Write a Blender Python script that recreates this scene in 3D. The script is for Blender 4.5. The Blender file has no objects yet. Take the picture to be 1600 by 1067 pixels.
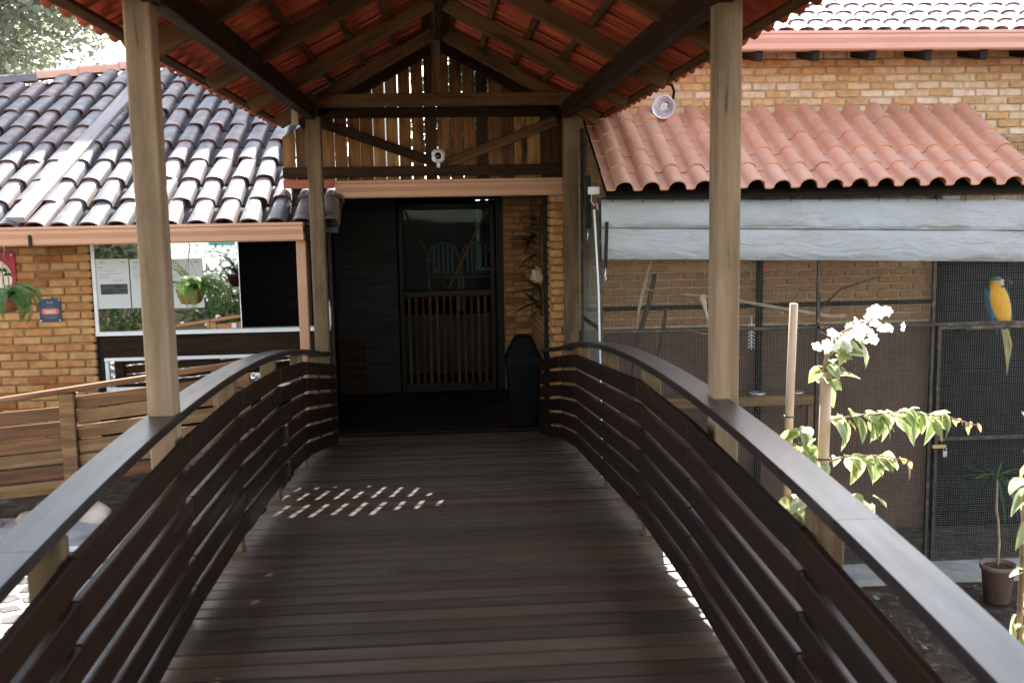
import bpy, bmesh, math, random
import numpy as np
from mathutils import Vector, Matrix, Quaternion
random.seed(7)
S = bpy.context.scene
COL = S.collection
rad = math.radians

# ------------------------------------------------------------------ camera
def cam_basis(a, p, r):
    f = Vector((math.sin(a)*math.cos(p), math.cos(a)*math.cos(p), -math.sin(p)))
    rt = f.cross(Vector((0, 0, 1))).normalized(); up = rt.cross(f)
    return rt*math.cos(r)-up*math.sin(r), up*math.cos(r)+rt*math.sin(r), f
rt, up, fw = cam_basis(rad(4.0), rad(7.25), rad(1.0))
cd = bpy.data.cameras.new('camera'); cam = bpy.data.objects.new('camera', cd); COL.objects.link(cam)
cam.matrix_world = Matrix(((rt.x, up.x, -fw.x, 0), (rt.y, up.y, -fw.y, 0), (rt.z, up.z, -fw.z, 0), (0, 0, 0, 1)))
cd.sensor_width = 36; cd.lens = 36; cd.clip_start = .05; cd.clip_end = 1000
cd.dof.use_dof = True; cd.dof.focus_distance = 8.6; cd.dof.aperture_fstop = 4.5
S.camera = cam

# ------------------------------------------------------------------ light
EL, AZ = 39.3, 10.5
sv = Vector((math.sin(rad(AZ))*math.cos(rad(EL)), math.cos(rad(AZ))*math.cos(rad(EL)), math.sin(rad(EL))))
W = bpy.data.worlds.new('World'); S.world = W; W.use_nodes = True
wn = W.node_tree; bg = wn.nodes['Background']
sky = wn.nodes.new('ShaderNodeTexSky'); sky.sky_type = 'NISHITA'; sky.sun_disc = False
sky.sun_elevation = rad(EL); sky.sun_rotation = rad(AZ); sky.air_density = 1.0; sky.dust_density = .6; sky.ozone_density = 1.0
hz = wn.nodes.new('ShaderNodeHueSaturation'); hz.inputs['Saturation'].default_value = .62     # bright hazy sky, little blue
wt = wn.nodes.new('ShaderNodeMix'); wt.data_type = 'RGBA'; wt.blend_type = 'MULTIPLY'; wt.inputs[0].default_value = 1; wt.inputs[7].default_value = (1.03, 1, .94, 1)
wn.links.new(sky.outputs[0], hz.inputs['Color']); wn.links.new(hz.outputs[0], wt.inputs[6]); wn.links.new(wt.outputs[2], bg.inputs[0]); bg.inputs[1].default_value = 0.13
ld = bpy.data.lights.new('sun', 'SUN'); ld.energy = 5.0; ld.angle = rad(.42); ld.color = (1, .95, .87)
sun = bpy.data.objects.new('sun', ld); COL.objects.link(sun); sun.rotation_euler = sv.to_track_quat('Z', 'Y').to_euler()
sun.location = (0, 0, 20)
S.view_settings.view_transform = 'Standard'; S.view_settings.look = 'None'
S.view_settings.exposure = 2.5; S.view_settings.gamma = 1; S.view_settings.use_curve_mapping = False
S.render.engine = 'CYCLES'; S.cycles.use_denoising = True
S.cycles.max_bounces = 8; S.cycles.diffuse_bounces = 4; S.cycles.glossy_bounces = 4; S.cycles.transparent_max_bounces = 12
S.cycles.sample_clamp_indirect = 8

# ------------------------------------------------------------------ materials
def newmat(name):
    m = bpy.data.materials.new(name); m.use_nodes = True
    nt = m.node_tree; b = nt.nodes['Principled BSDF']
    return m, nt, b
def nmat(name, cols, scale=(3, 3, 3), lo=.7, hi=1.2, rough=.6, bump=.15, bdist=.004, spec=.4, metal=0, stain=None, stain2=None, detail=6, rr=.12, trans=None, coat=0, distort=0, sheen=0):
    """cols: list of linear colours picked per object; times a noise lo..hi; stain=(colour, scale, threshold, softness)"""
    m, nt, b = newmat(name); N = nt.nodes.new; L = nt.links.new
    tc = N('ShaderNodeTexCoord'); oi = N('ShaderNodeObjectInfo')
    mul = N('ShaderNodeVectorMath'); mul.operation = 'MULTIPLY_ADD'
    comb = N('ShaderNodeCombineXYZ')
    for i in range(3): L(oi.outputs['Random'], comb.inputs[i])
    mul.inputs[1].default_value = (41, 23, 67); L(comb.outputs[0], mul.inputs[0]); L(tc.outputs['Object'], mul.inputs[2])
    mp = N('ShaderNodeMapping'); mp.inputs['Scale'].default_value = scale; L(mul.outputs[0], mp.inputs[0])
    no = N('ShaderNodeTexNoise'); no.inputs['Detail'].default_value = detail; no.inputs['Scale'].default_value = 1
    no.inputs['Roughness'].default_value = .62; no.inputs['Distortion'].default_value = distort; L(mp.outputs[0], no.inputs['Vector'])
    cr = N('ShaderNodeValToRGB'); cr.color_ramp.elements.remove(cr.color_ramp.elements[1])
    cr.color_ramp.interpolation = 'CONSTANT'
    for i, c in enumerate(cols):
        e = cr.color_ramp.elements[0] if i == 0 else cr.color_ramp.elements.new(i/len(cols))
        e.color = (*c, 1)
    L(oi.outputs['Random'], cr.inputs[0])
    mr = N('ShaderNodeMapRange'); mr.inputs[1].default_value = .3; mr.inputs[2].default_value = .7
    mr.inputs[3].default_value = lo; mr.inputs[4].default_value = hi; L(no.outputs[0], mr.inputs[0])
    mx = N('ShaderNodeMix'); mx.data_type = 'RGBA'; mx.blend_type = 'MULTIPLY'; mx.inputs[0].default_value = 1
    L(cr.outputs[0], mx.inputs[6]); L(mr.outputs[0], mx.inputs[7])
    out = mx.outputs[2]
    for st in (stain, stain2):
        if not st: continue
        c, sc, th, so = st
        n2 = N('ShaderNodeTexNoise'); n2.inputs['Scale'].default_value = 1; n2.inputs['Detail'].default_value = 5; n2.inputs['Roughness'].default_value = .65
        m2 = N('ShaderNodeMapping'); m2.inputs['Scale'].default_value = sc if isinstance(sc, tuple) else (sc, sc, sc); m2.inputs['Location'].default_value = (3.3, 1.7, 8.1)
        L(mul.outputs[0], m2.inputs[0]); L(m2.outputs[0], n2.inputs['Vector'])
        r2 = N('ShaderNodeMapRange'); r2.inputs[1].default_value = th-so; r2.inputs[2].default_value = th+so; L(n2.outputs[0], r2.inputs[0])
        x2 = N('ShaderNodeMix'); x2.data_type = 'RGBA'; L(r2.outputs[0], x2.inputs[0]); L(out, x2.inputs[6]); x2.inputs[7].default_value = (*c, 1)
        out = x2.outputs[2]
    L(out, b.inputs['Base Color'])
    b.inputs['Metallic'].default_value = metal; b.inputs['Specular IOR Level'].default_value = spec
    ro = N('ShaderNodeMapRange'); ro.inputs[1].default_value = .3; ro.inputs[2].default_value = .7
    ro.inputs[3].default_value = min(1, rough+rr); ro.inputs[4].default_value = max(.03, rough-rr); L(no.outputs[0], ro.inputs[0]); L(ro.outputs[0], b.inputs['Roughness'])
    if coat: b.inputs['Coat Weight'].default_value = coat; b.inputs['Coat Roughness'].default_value = .18
    if bump:
        bp = N('ShaderNodeBump'); bp.inputs['Strength'].default_value = bump; bp.inputs['Distance'].default_value = bdist
        L(no.outputs[0], bp.inputs['Height']); L(bp.outputs[0], b.inputs['Normal'])
    if trans:
        t = N('ShaderNodeBsdfTranslucent'); ms = N('ShaderNodeMixShader'); ms.inputs[0].default_value = trans
        hs = N('ShaderNodeHueSaturation'); hs.inputs['Value'].default_value = 1.5; hs.inputs['Saturation'].default_value = 1.15; L(out, hs.inputs['Color']); L(hs.outputs[0], t.inputs[0])
        L(b.outputs[0], ms.inputs[1]); L(t.outputs[0], ms.inputs[2]); L(ms.outputs[0], nt.nodes['Material Output'].inputs[0])
    return m
G = (2, 26, 26)      # grain along local X
M = {}
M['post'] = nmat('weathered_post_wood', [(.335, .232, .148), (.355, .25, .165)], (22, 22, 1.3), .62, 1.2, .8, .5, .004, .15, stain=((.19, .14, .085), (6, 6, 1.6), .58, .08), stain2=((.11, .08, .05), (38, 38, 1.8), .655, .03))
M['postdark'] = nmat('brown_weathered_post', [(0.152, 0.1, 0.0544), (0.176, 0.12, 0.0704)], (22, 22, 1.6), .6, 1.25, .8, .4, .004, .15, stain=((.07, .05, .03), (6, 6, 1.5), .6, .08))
M['rail'] = nmat('dark_varnished_wood', [(0.018, 0.0075, 0.0036), (0.024, 0.009, 0.004), (0.014, 0.0066, 0.0037)], G, .6, 1.4, .42, .3, .002, .3, stain=((.024, .013, .008), (1, 7, 7), .66, .1))
M['cap'] = nmat('worn_handrail_wood', [(0.0272, 0.02, 0.0176)], (26, 2, 26), .7, 1.3, .32, .08, .001, .55, stain=((.06, .05, .045), (5, 1.2, 5), .6, .1), rr=.05)
M['deck'] = nmat('worn_deck_wood', [(0.1221, 0.07844, 0.04736), (0.0962, 0.06216, 0.03848), (0.1406, 0.09324, 0.0592), (0.08288, 0.0555, 0.037), (0.111, 0.07548, 0.05032), (0.1295, 0.0814, 0.04884), (0.0962, 0.0777, 0.06068), (0.1073, 0.06808, 0.04144)], (1.8, 12, 16), .6, 1.1, .5, .35, .003, .38,
                 stain=((.12, .11, .095), (.9, 14, 8), .65, .04), stain2=((.03, .022, .017), (1.6, 6, 4), .635, .06), rr=.1)
M['dirt'] = nmat('black_joint_dirt', [(.012, .009, .007)], (9, 9, 9), .7, 1.3, .95, .2, .003, .05)
M['timber'] = nmat('roof_timber', [(0.1044, 0.0504, 0.01872), (0.0792, 0.03888, 0.01512), (0.126, 0.06336, 0.02448)], G, .55, 1.4, .75, .35, .003, .12, stain=((.035, .019, .01), (1.5, 9, 9), .63, .08))
M['gable'] = nmat('gable_plank_wood', [(0.234, 0.1014, 0.03276), (0.0702, 0.0312, 0.01248), (0.2028, 0.0858, 0.02652), (0.039, 0.0195, 0.00936), (0.3588, 0.1794, 0.0624), (0.1092, 0.04524, 0.0156), (0.234, 0.1053, 0.0351), (0.0624, 0.02808, 0.01092)], G, .55, 1.35, .7, .35, .003, .15, stain=((.035, .02, .012), (2.2, 9, 9), .6, .08))
M['darkbeam'] = nmat('dark_stained_beam', [(0.0252, 0.0133, 0.0063), (0.0336, 0.0175, 0.0084)], G, .6, 1.4, .75, .3, .003, .12)
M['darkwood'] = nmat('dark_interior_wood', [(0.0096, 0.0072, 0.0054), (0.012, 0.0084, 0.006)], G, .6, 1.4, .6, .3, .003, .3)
M['slatwood'] = nmat('fence_slat_wood', [(0.17, 0.08075, 0.0357), (0.204, 0.119, 0.0578), (0.136, 0.0612, 0.0289), (0.2125, 0.119, 0.051)], G, .5, 1.35, .75, .4, .004, .25, stain=((.12, .06, .03), (2, 9, 9), .6, .08))
M['brickL'] = nmat('orange_brick', [(0.475, 0.2232, 0.08075), (0.5035, 0.2565, 0.09975), (0.437, 0.19, 0.0665), (0.5225, 0.2755, 0.114), (0.475, 0.228, 0.0855), (0.323, 0.1187, 0.04275), (0.494, 0.247, 0.095)], (14, 14, 14), .72, 1.22, .85, .5, .006, .2, stain=((.25, .11, .05), 9, .68, .06))
M['brickI'] = nmat('shade_toned_inner_brick', [(.40, .235, .115), (.36, .20, .09), (.43, .27, .15), (.33, .17, .075)], (14, 14, 14), .75, 1.2, .85, .5, .006, .2, stain=((.22, .12, .06), 7, .64, .07))  # browner inner brick, darkened in colour for the shade under lean-to and awning
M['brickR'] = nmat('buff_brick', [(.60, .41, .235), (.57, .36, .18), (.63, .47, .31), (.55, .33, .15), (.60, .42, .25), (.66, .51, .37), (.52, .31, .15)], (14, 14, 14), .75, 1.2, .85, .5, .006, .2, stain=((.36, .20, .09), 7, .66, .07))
M['mortar'] = nmat('mortar', [(.27, .175, .085)], (20, 20, 20), .7, 1.2, .95, .5, .005, .1)
M['mortarR'] = nmat('pale_mortar', [(.46, .35, .22)], (20, 20, 20), .7, 1.2, .95, .5, .005, .1)
M['tileold'] = nmat('weathered_clay_tile', [(0.1105, 0.0952, 0.1003), (0.08925, 0.0816, 0.08925), (0.1275, 0.09775, 0.0952), (0.085, 0.08075, 0.08925), (0.1445, 0.102, 0.0952)], (9, 7, 9), .7, 1.35, .5, .25, .004, 1.0, rr=.08,
                    stain=((.27, .19, .18), 6, .62, .05), stain2=((.06, .058, .066), (5, 3, 5), .6, .08))
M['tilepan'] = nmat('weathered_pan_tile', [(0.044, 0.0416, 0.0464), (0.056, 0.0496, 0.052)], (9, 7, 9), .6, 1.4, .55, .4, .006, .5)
M['tilewhite'] = nmat('pale_glazed_tile', [(.66, .62, .58), (.6, .56, .52)], (9, 7, 9), .8, 1.15, .5, .3, .004, .8)
M['tileedge'] = nmat('tile_fired_edge', [(.13, .055, .038)], (12, 12, 12), .7, 1.2, .85, .3, .004, .2)
M['roman'] = nmat('salmon_roof_tile', [(.60, .32, .225), (.62, .34, .245), (.57, .30, .205), (.60, .32, .22)], (7, 5, 7), .9, 1.08, .45, .08, .002, .55, stain=((.55, .265, .165), (4, 2.5, 4), .6, .12), stain2=((.42, .27, .2), (9, 5, 9), .70, .05))
M['romanedge'] = nmat('orange_tile_edge', [(.72, .30, .13)], (7, 7, 7), .9, 1.1, .6, .1, .002, .4)
M['redtile'] = nmat('red_clay_tile', [(0.368, 0.0576, 0.016), (0.416, 0.072, 0.0208), (0.304, 0.0464, 0.0136)], (7, 5, 7), .75, 1.2, .6, .3, .004, .4, stain=((.3, .08, .04), 5, .66, .08))
M['gutter'] = nmat('peach_painted_gutter', [(0.528, 0.2728, 0.1584)], (2, 8, 8), .92, 1.06, .42, .05, .002, .45)
M['gutterpink'] = nmat('pink_painted_gutter', [(.66, .36, .27)], (2, 8, 8), .92, 1.06, .42, .05, .002, .45)
M['gutterred'] = nmat('red_painted_fascia', [(.34, .075, .035)], (2, 8, 8), .9, 1.1, .5, .05, .002, .4)
M['white'] = nmat('white_paint', [(.78, .78, .76)], (6, 6, 6), .9, 1.05, .5, .05, .002, .4)
M['whitewall'] = nmat('white_stucco', [(0.76, 0.76, 0.741)], (6, 6, 6), .9, 1.05, .9, .2, .004, .2)
M['plaster'] = nmat('brown_plaster', [(0.1148, 0.0663, 0.04675)], (5, 5, 5), .8, 1.15, .9, .3, .005, .15)
M['metal'] = nmat('dark_steel', [(.05, .042, .034)], (12, 12, 12), .6, 1.5, .5, .2, .002, .5, metal=.35, stain=((.20, .13, .08), 14, .62, .07))
M['wiredark'] = nmat('dull_green_wire', [(.16, .18, .16)], (8, 8, 8), .75, 1.2, .5, 0, .001, .4)
M['wire'] = nmat('galvanised_wire', [(0.416, 0.4, 0.352)], (8, 8, 8), .75, 1.2, .45, 0, .001, .5, metal=.3)
M['steel'] = nmat('bright_steel', [(.7, .7, .7)], (8, 8, 8), .9, 1.1, .3, 0, .001, .5, metal=.9)
M['tarp'] = nmat('grey_tarpaulin', [(.40, .405, .41)], (3.5, 5, 11), .95, 1.04, .5, .7, .03, .4, stain=((.33, .33, .315), (1.6, 3, 6), .62, .12), detail=3, distort=.8)
M['black'] = nmat('black_plastic', [(0.004, 0.00425, 0.00475)], (6, 6, 6), .8, 1.2, .55, .1, .001, .12)
M['strap'] = nmat('black_strap', [(.02, .02, .02)], (30, 30, 30), .8, 1.2, .8, .1, .001, .3)
M['terracotta'] = nmat('terracotta', [(.36, .135, .07)], (10, 10, 10), .8, 1.15, .7, .2, .003, .35)
M['brownpot'] = nmat('brown_plastic_pot', [(.23, .14, .115)], (7, 7, 7), .8, 1.15, .65, .15, .003, .3, stain=((.16, .085, .05), 5, .6, .06))
M['soil'] = nmat('dark_soil', [(0.056, 0.04, 0.028)], (6, 6, 6), .5, 1.5, .95, .7, .03, .1, stain=((.14, .11, .075), 9, .62, .06))
M['concrete'] = nmat('concrete', [(.36, .34, .31)], (5, 5, 5), .75, 1.15, .9, .4, .008, .2, stain=((.2, .18, .15), 3, .63, .08))
M['paver'] = nmat('grey_paving_stone', [(.075, .073, .07), (.09, .087, .082), (.06, .059, .056)], (9, 9, 9), .8, 1.15, .8, .4, .006, .2)
M['joint'] = nmat('white_cement_joint', [(.62, .60, .56)], (9, 9, 9), .9, 1.1, .9, .3, .004, .2)
M['rock'] = nmat('pinkish_rock', [(.42, .32, .25), (.48, .38, .32), (.36, .27, .2)], (7, 7, 7), .65, 1.25, .85, .6, .02, .2)
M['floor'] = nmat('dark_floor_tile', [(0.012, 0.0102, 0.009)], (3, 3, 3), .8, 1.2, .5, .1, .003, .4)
M['fern'] = nmat('fern_green', [(.17, .27, .06), (.22, .31, .08), (.12, .20, .045)], (20, 20, 20), .8, 1.2, .5, 0, .001, .35, trans=.35)
M['fernold'] = nmat('fern_deep_green', [(.08, .16, .04), (.11, .19, .055)], (20, 20, 20), .8, 1.2, .5, 0, .001, .35, trans=.3)
M['leaf'] = nmat('fresh_leaf', [(.20, .27, .10), (.25, .31, .14), (.16, .23, .08), (.36, .38, .20), (.22, .28, .11)], (18, 18, 18), .8, 1.2, .3, .15, .002, .8, trans=.38)
M['leafpale'] = nmat('pale_leaf_margin', [(.46, .48, .26), (.56, .56, .38), (.38, .42, .2)], (18, 18, 18), .85, 1.15, .35, .1, .002, .8, trans=.4)
M['youngleaf'] = nmat('reddish_young_leaf', [(.40, .27, .15), (.36, .30, .15)], (18, 18, 18), .85, 1.15, .4, .1, .002, .4, trans=.45)
M['petal'] = nmat('white_petal', [(.80, .80, .78), (.74, .76, .70)], (18, 18, 18), .95, 1.05, .6, 0, .002, .3, trans=.35)
M['darkleaf'] = nmat('dark_leaf', [(.025, .045, .018), (.035, .055, .022)], (18, 18, 18), .8, 1.2, .4, 0, .002, .4, trans=.2)
M['treeleaf'] = nmat('grey_green_foliage', [(.26, .275, .21)], (1.2, 1.2, 1.2), .55, 1.4, .6, 0, .002, .3, trans=.45)
M['hedgeleaf'] = nmat('green_foliage', [(.05, .085, .03)], (1.5, 1.5, 1.5), .6, 1.4, .6, 0, .002, .3, trans=.3)
M['bark'] = nmat('bark', [(.13, .10, .075)], (12, 12, 3), .6, 1.4, .9, .6, .02, .15)
M['stem'] = nmat('pinkish_stem', [(.34, .20, .13)], (12, 12, 12), .8, 1.2, .6, .2, .002, .3)
M['bamboo'] = nmat('pale_bamboo_stake', [(.62, .43, .30)], (30, 30, 3), .85, 1.1, .5, .15, .002, .4)
M['branch'] = nmat('bare_branch', [(.40, .29, .19), (.28, .19, .12)], (14, 14, 14), .7, 1.3, .85, .4, .004, .2)
M['darkbranch'] = nmat('dark_branch', [(.07, .05, .04)], (14, 14, 14), .7, 1.3, .85, .4, .004, .2)
M['rope'] = nmat('frayed_rope', [(.62, .50, .36)], (40, 40, 40), .7, 1.2, .9, .4, .003, .15)
M['paper'] = nmat('white_paper', [(0.595, 0.595, 0.578)], (3, 3, 3), .97, 1.02, .8, 0, .001, .2)
M['ink'] = nmat('grey_print', [(.22, .22, .22)], (3, 3, 3), .9, 1.1, .8, 0, .001, .2)
M['inkdark'] = nmat('dark_print', [(.06, .065, .055)], (9, 9, 30), .5, 1.8, .8, 0, .001, .2)
M['navy'] = nmat('navy_plaque', [(.018, .042, .095)], (3, 3, 3), .95, 1.05, .35, 0, .001, .4)
M['coral'] = nmat('coral_print', [(.62, .13, .085)], (3, 3, 3), .97, 1.03, .4, 0, .001, .4)
M['cream'] = nmat('cream_print', [(.72, .62, .44)], (3, 3, 3), .97, 1.03, .5, 0, .001, .4)
M['crimson'] = nmat('crimson_plaque', [(.36, .006, .018)], (3, 3, 3), .95, 1.05, .4, 0, .001, .4)
M['palmprint'] = nmat('dark_palm_print', [(.05, .055, .02)], (9, 9, 9), .8, 1.2, .6, 0, .001, .3)
M['lavender'] = nmat('pale_print', [(.28, .32, .42)], (3, 3, 3), .97, 1.03, .5, 0, .001, .4)
M['alu'] = nmat('brushed_aluminium', [(.78, .78, .82)], (9, 9, 9), .92, 1.06, .32, .05, .001, .5, metal=.75)
M['lens'] = nmat('black_lens', [(.008, .008, .01)], (3, 3, 3), .9, 1.1, .12, 0, .001, .6)
M['chair'] = nmat('pale_plastic', [(0.1, 0.11, 0.1125)], (3, 3, 3), .95, 1.05, .4, 0, .001, .4)
M['teal'] = nmat('teal_shutter', [(.03, .16, .15)], (3, 3, 9), .9, 1.1, .4, 0, .001, .4)
M['brass'] = nmat('brass', [(.62, .42, .18)], (9, 9, 9), .8, 1.2, .35, 0, .001, .5, metal=.9)
M['feather_y'] = nmat('golden_feather', [(.86, .42, .035)], (60, 60, 25), .85, 1.12, .7, .3, .002, .25)
M['feather_b'] = nmat('blue_feather', [(.025, .16, .30)], (60, 60, 25), .75, 1.25, .6, .3, .002, .3)
M['feather_g'] = nmat('green_blue_feather', [(.03, .22, .20)], (60, 60, 25), .8, 1.2, .6, .3, .002, .3)
M['feather_t'] = nmat('olive_yellow_tail', [(.42, .33, .08), (.30, .27, .12)], (60, 60, 12), .8, 1.2, .6, .3, .002, .3)
M['beak'] = nmat('black_beak', [(.015, .015, .016)], (9, 9, 9), .8, 1.2, .35, 0, .001, .5)
M['face'] = nmat('white_bare_face', [(.75, .72, .68)], (40, 40, 40), .85, 1.1, .7, 0, .001, .3)
def glassmat(name, tint, base, rough=.02, k=None):
    m, nt, b = newmat(name); N = nt.nodes.new; L = nt.links.new
    t = N('ShaderNodeBsdfTransparent'); t.inputs[0].default_value = (*tint, 1)
    g = N('ShaderNodeBsdfGlossy'); g.inputs['Roughness'].default_value = rough; g.inputs[0].default_value = (.95, .97, 1, 1)
    f = N('ShaderNodeFresnel'); f.inputs[0].default_value = 1.5
    a = N('ShaderNodeMath'); a.operation = 'MULTIPLY_ADD'; a.inputs[1].default_value = k if k is not None else 1-base; a.inputs[2].default_value = base; L(f.outputs[0], a.inputs[0])
    ms = N('ShaderNodeMixShader'); L(a.outputs[0], ms.inputs[0]); L(t.outputs[0], ms.inputs[1]); L(g.outputs[0], ms.inputs[2]); L(ms.outputs[0], nt.nodes['Material Output'].inputs[0])
    return m
M['tealglass'] = glassmat('teal_glass', (.006, .018, .021), .04)
M['glass'] = glassmat('reflective_window_glass', (.55, .6, .6), .2)
M['doorglass'] = glassmat('clear_door_glass', (.75, .9, .9), .0, .02, .12)

# ------------------------------------------------------------------ mesh helpers
class MB:
    def __init__(s): s.v = []; s.f = []; s.mi = []
    def add(s, vs, fs, mi=0):
        o = len(s.v); s.v += [tuple(v) for v in vs]; s.f += [tuple(i+o for i in f) for f in fs]; s.mi += [mi]*len(fs); return s
    def box(s, a, b, mi=0, T=None):
        vs = [Vector((x, y, z)) for x in (a[0], b[0]) for y in (a[1], b[1]) for z in (a[2], b[2])]
        if T: vs = [T @ v for v in vs]
        return s.add(vs, [(0, 1, 3, 2), (4, 6, 7, 5), (0, 4, 5, 1), (2, 3, 7, 6), (0, 2, 6, 4), (1, 5, 7, 3)], mi)
    def tube(s, pts, r, n=8, mi=0, cap=True):
        pts = [Vector(p) for p in pts]; rs = r if isinstance(r, (list, tuple)) else [r]*len(pts)
        vs = []; fs = []; t0 = (pts[1]-pts[0]).normalized(); u = t0.orthogonal().normalized()
        for i, p in enumerate(pts):
            t = (pts[min(i+1, len(pts)-1)]-pts[max(i-1, 0)]).normalized()
            u = (u-t*u.dot(t)).normalized(); w = t.cross(u)
            for k in range(n):
                a = 2*math.pi*k/n; vs.append(p+(u*math.cos(a)+w*math.sin(a))*rs[i])
        for i in range(len(pts)-1):
            for k in range(n):
                k2 = (k+1) % n; fs.append((i*n+k, i*n+k2, (i+1)*n+k2, (i+1)*n+k))
        if cap: fs.append(tuple(range(n-1, -1, -1))); fs.append(tuple((len(pts)-1)*n+k for k in range(n)))
        return s.add(vs, fs, mi)
    def lathe(s, prof, n=24, c=(0, 0, 0), mi=0, T=None):
        vs = []; fs = []
        for r, z in prof:
            for k in range(n):
                a = 2*math.pi*k/n; v = Vector((c[0]+r*math.cos(a), c[1]+r*math.sin(a), c[2]+z)); vs.append(T @ v if T else v)
        for i in range(len(prof)-1):
            for k in range(n):
                k2 = (k+1) % n; fs.append((i*n+k, i*n+k2, (i+1)*n+k2, (i+1)*n+k))
        return s.add(vs, fs, mi)
    def mesh(s, name, mats, smooth=False):
        me = bpy.data.meshes.new(name); me.from_pydata(s.v, [], s.f)
        for m in (mats if isinstance(mats, (list, tuple)) else [mats]): me.materials.append(M[m])
        if len(set(s.mi)) > 1: me.polygons.foreach_set('material_index', s.mi)
        if smooth: me.polygons.foreach_set('use_smooth', [True]*len(me.polygons))
        me.update(); return me
WM = {}
def link(name, me, parent=None, Mx=None):
    o = bpy.data.objects.new(name, me); COL.objects.link(o); Mx = Mx or Matrix.Identity(4)
    if parent is not None:
        o.parent = parent; o.matrix_parent_inverse = WM[parent.name].inverted()
    o.matrix_basis = Mx; WM[o.name] = Mx.copy(); return o
def tag(o, label=None, cat=None, group=None, kind=None):
    if label: o['label'] = label
    if cat: o['category'] = cat
    if group: o['group'] = group
    if kind: o['kind'] = kind
    return o
def thing(name, label, cat, loc, group=None):
    return tag(link(name, None, None, Matrix.Translation(loc)), label, cat, group)
_bc = {}
def cbox(dx, dy, dz, mat, c=.004, jit=0, var=0):
    """chamfered box mesh centred at the origin, shared by size"""
    key = (round(dx, 4), round(dy, 4), round(dz, 4), mat, c, var)
    if key in _bc: return _bc[key]
    bm = bmesh.new(); bmesh.ops.create_cube(bm, size=1)
    rn = random.Random(hash(key) & 0xffff)
    for v in bm.verts: v.co = Vector((v.co.x*dx, v.co.y*dy, v.co.z*dz))+Vector([rn.uniform(-jit, jit) for _ in range(3)])
    bmesh.ops.bevel(bm, geom=bm.edges[:], offset=c, segments=1, affect='EDGES')
    me = bpy.data.meshes.new('box'); bm.to_mesh(me); bm.free(); me.materials.append(M[mat]); _bc[key] = me; return me
def beam(name, p0, p1, w, h, mat, parent, c=.005, roll=None):
    """box beam from p0 to p1; local X along it, local Z as near world up as possible; w across, h up"""
    p0, p1 = Vector(p0), Vector(p1); x = (p1-p0); L = x.length; x.normalize()
    z = Vector((0, 0, 1)) if abs(x.z) < .95 else Vector((0, 1, 0))
    if roll is not None: z = Vector(roll)
    y = z.cross(x).normalized(); z = x.cross(y)
    Mx = Matrix(((x.x, y.x, z.x, 0), (x.y, y.y, z.y, 0), (x.z, y.z, z.z, 0), (0, 0, 0, 1)))
    Mx = Matrix.Translation((p0+p1)/2) @ Mx
    return link(name, cbox(L, w, h, mat, c), parent, Mx)
def post(name, x, y, z0, z1, w, mat, parent, d=None, c=.006):
    return link(name, cbox(w, d or w, z1-z0, mat, c), parent, Matrix.Translation((x, y, (z0+z1)/2)))
def frame(o, x, y, z):
    return Matrix(((x[0], y[0], z[0], o[0]), (x[1], y[1], z[1], o[1]), (x[2], y[2], z[2], o[2]), (0, 0, 0, 1)))
def interp(t, pts):
    for (a, b), (c, d) in zip(pts, pts[1:]):
        if t <= c: return b+(d-b)*(t-a)/(c-a)
    return pts[-1][1]

# ------------------------------------------------------------------ ground and setting
def gz(x, y):
    t = min(1, max(0, (x+1.75)/1.3)); t = t*t*(3-2*t)
    return -2.02*(1-t)-3.0*t
def ground():
    xs = [-300, -120, -50, -25]+[-16+.5*i for i in range(65)]+[25, 50, 120, 300]
    ys = [-300, -120, -50, -25]+[-16+.5*i for i in range(85)]+[35, 60, 120, 300]
    vs = []; fs = []; n = len(ys)
    for x in xs:
        for y in ys:
            inner = -14 < x < 14 and -14 < y < 24
            j = (random.uniform(-.012, .012) if inner else 0)
            vs.append((x, y, gz(x, y)-.012+j))
    for i in range(len(xs)-1):
        for k in range(n-1): fs.append((i*n+k, (i+1)*n+k, (i+1)*n+k+1, i*n+k+1))
    tag(link('ground', MB().add(vs, fs).mesh('ground', 'soil', True)), kind='structure')
ground()
# patio left of the bridge with stone paving in its sunny part
pat = tag(link('patio', MB().box((-7, 2.0, -2.2), (-1.75, 6.93, -1.995)).mesh('patio', 'concrete')), kind='structure')
jb = tag(link('joint_bed', MB().box((-4.6, 2.2, -2.05), (-1.88, 6.25, -1.989)).mesh('joint_bed', 'joint'), pat))
for i in range(19):
    for k in range(28):
        cx = -4.5+.145*i+(.07 if k % 2 else 0); cy = 2.3+.14*k
        if cx > -1.98: continue
        if cy < 3.9 and cx > -3: continue
        n = random.choice((4, 5, 5, 6)); a0 = random.random()*6
        r = random.uniform(.062, .074)
        ps = [(r*random.uniform(.86, 1.1)*math.cos(a0+6.283*q/n), r*random.uniform(.86, 1.1)*math.sin(a0+6.283*q/n)) for q in range(n)]
        vs = [(x, y, 0) for x, y in ps]+[(x*.93, y*.93, .005) for x, y in ps]
        fs = [(q, (q+1) % n, n+(q+1) % n, n+q) for q in range(n)]+[tuple(range(n, 2*n))]
        if cy < 6.2: link('paving_stone', MB().add(vs, fs).mesh('paving_stone', 'paver'), pat, Matrix.Translation((cx, cy, -1.989)))
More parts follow.
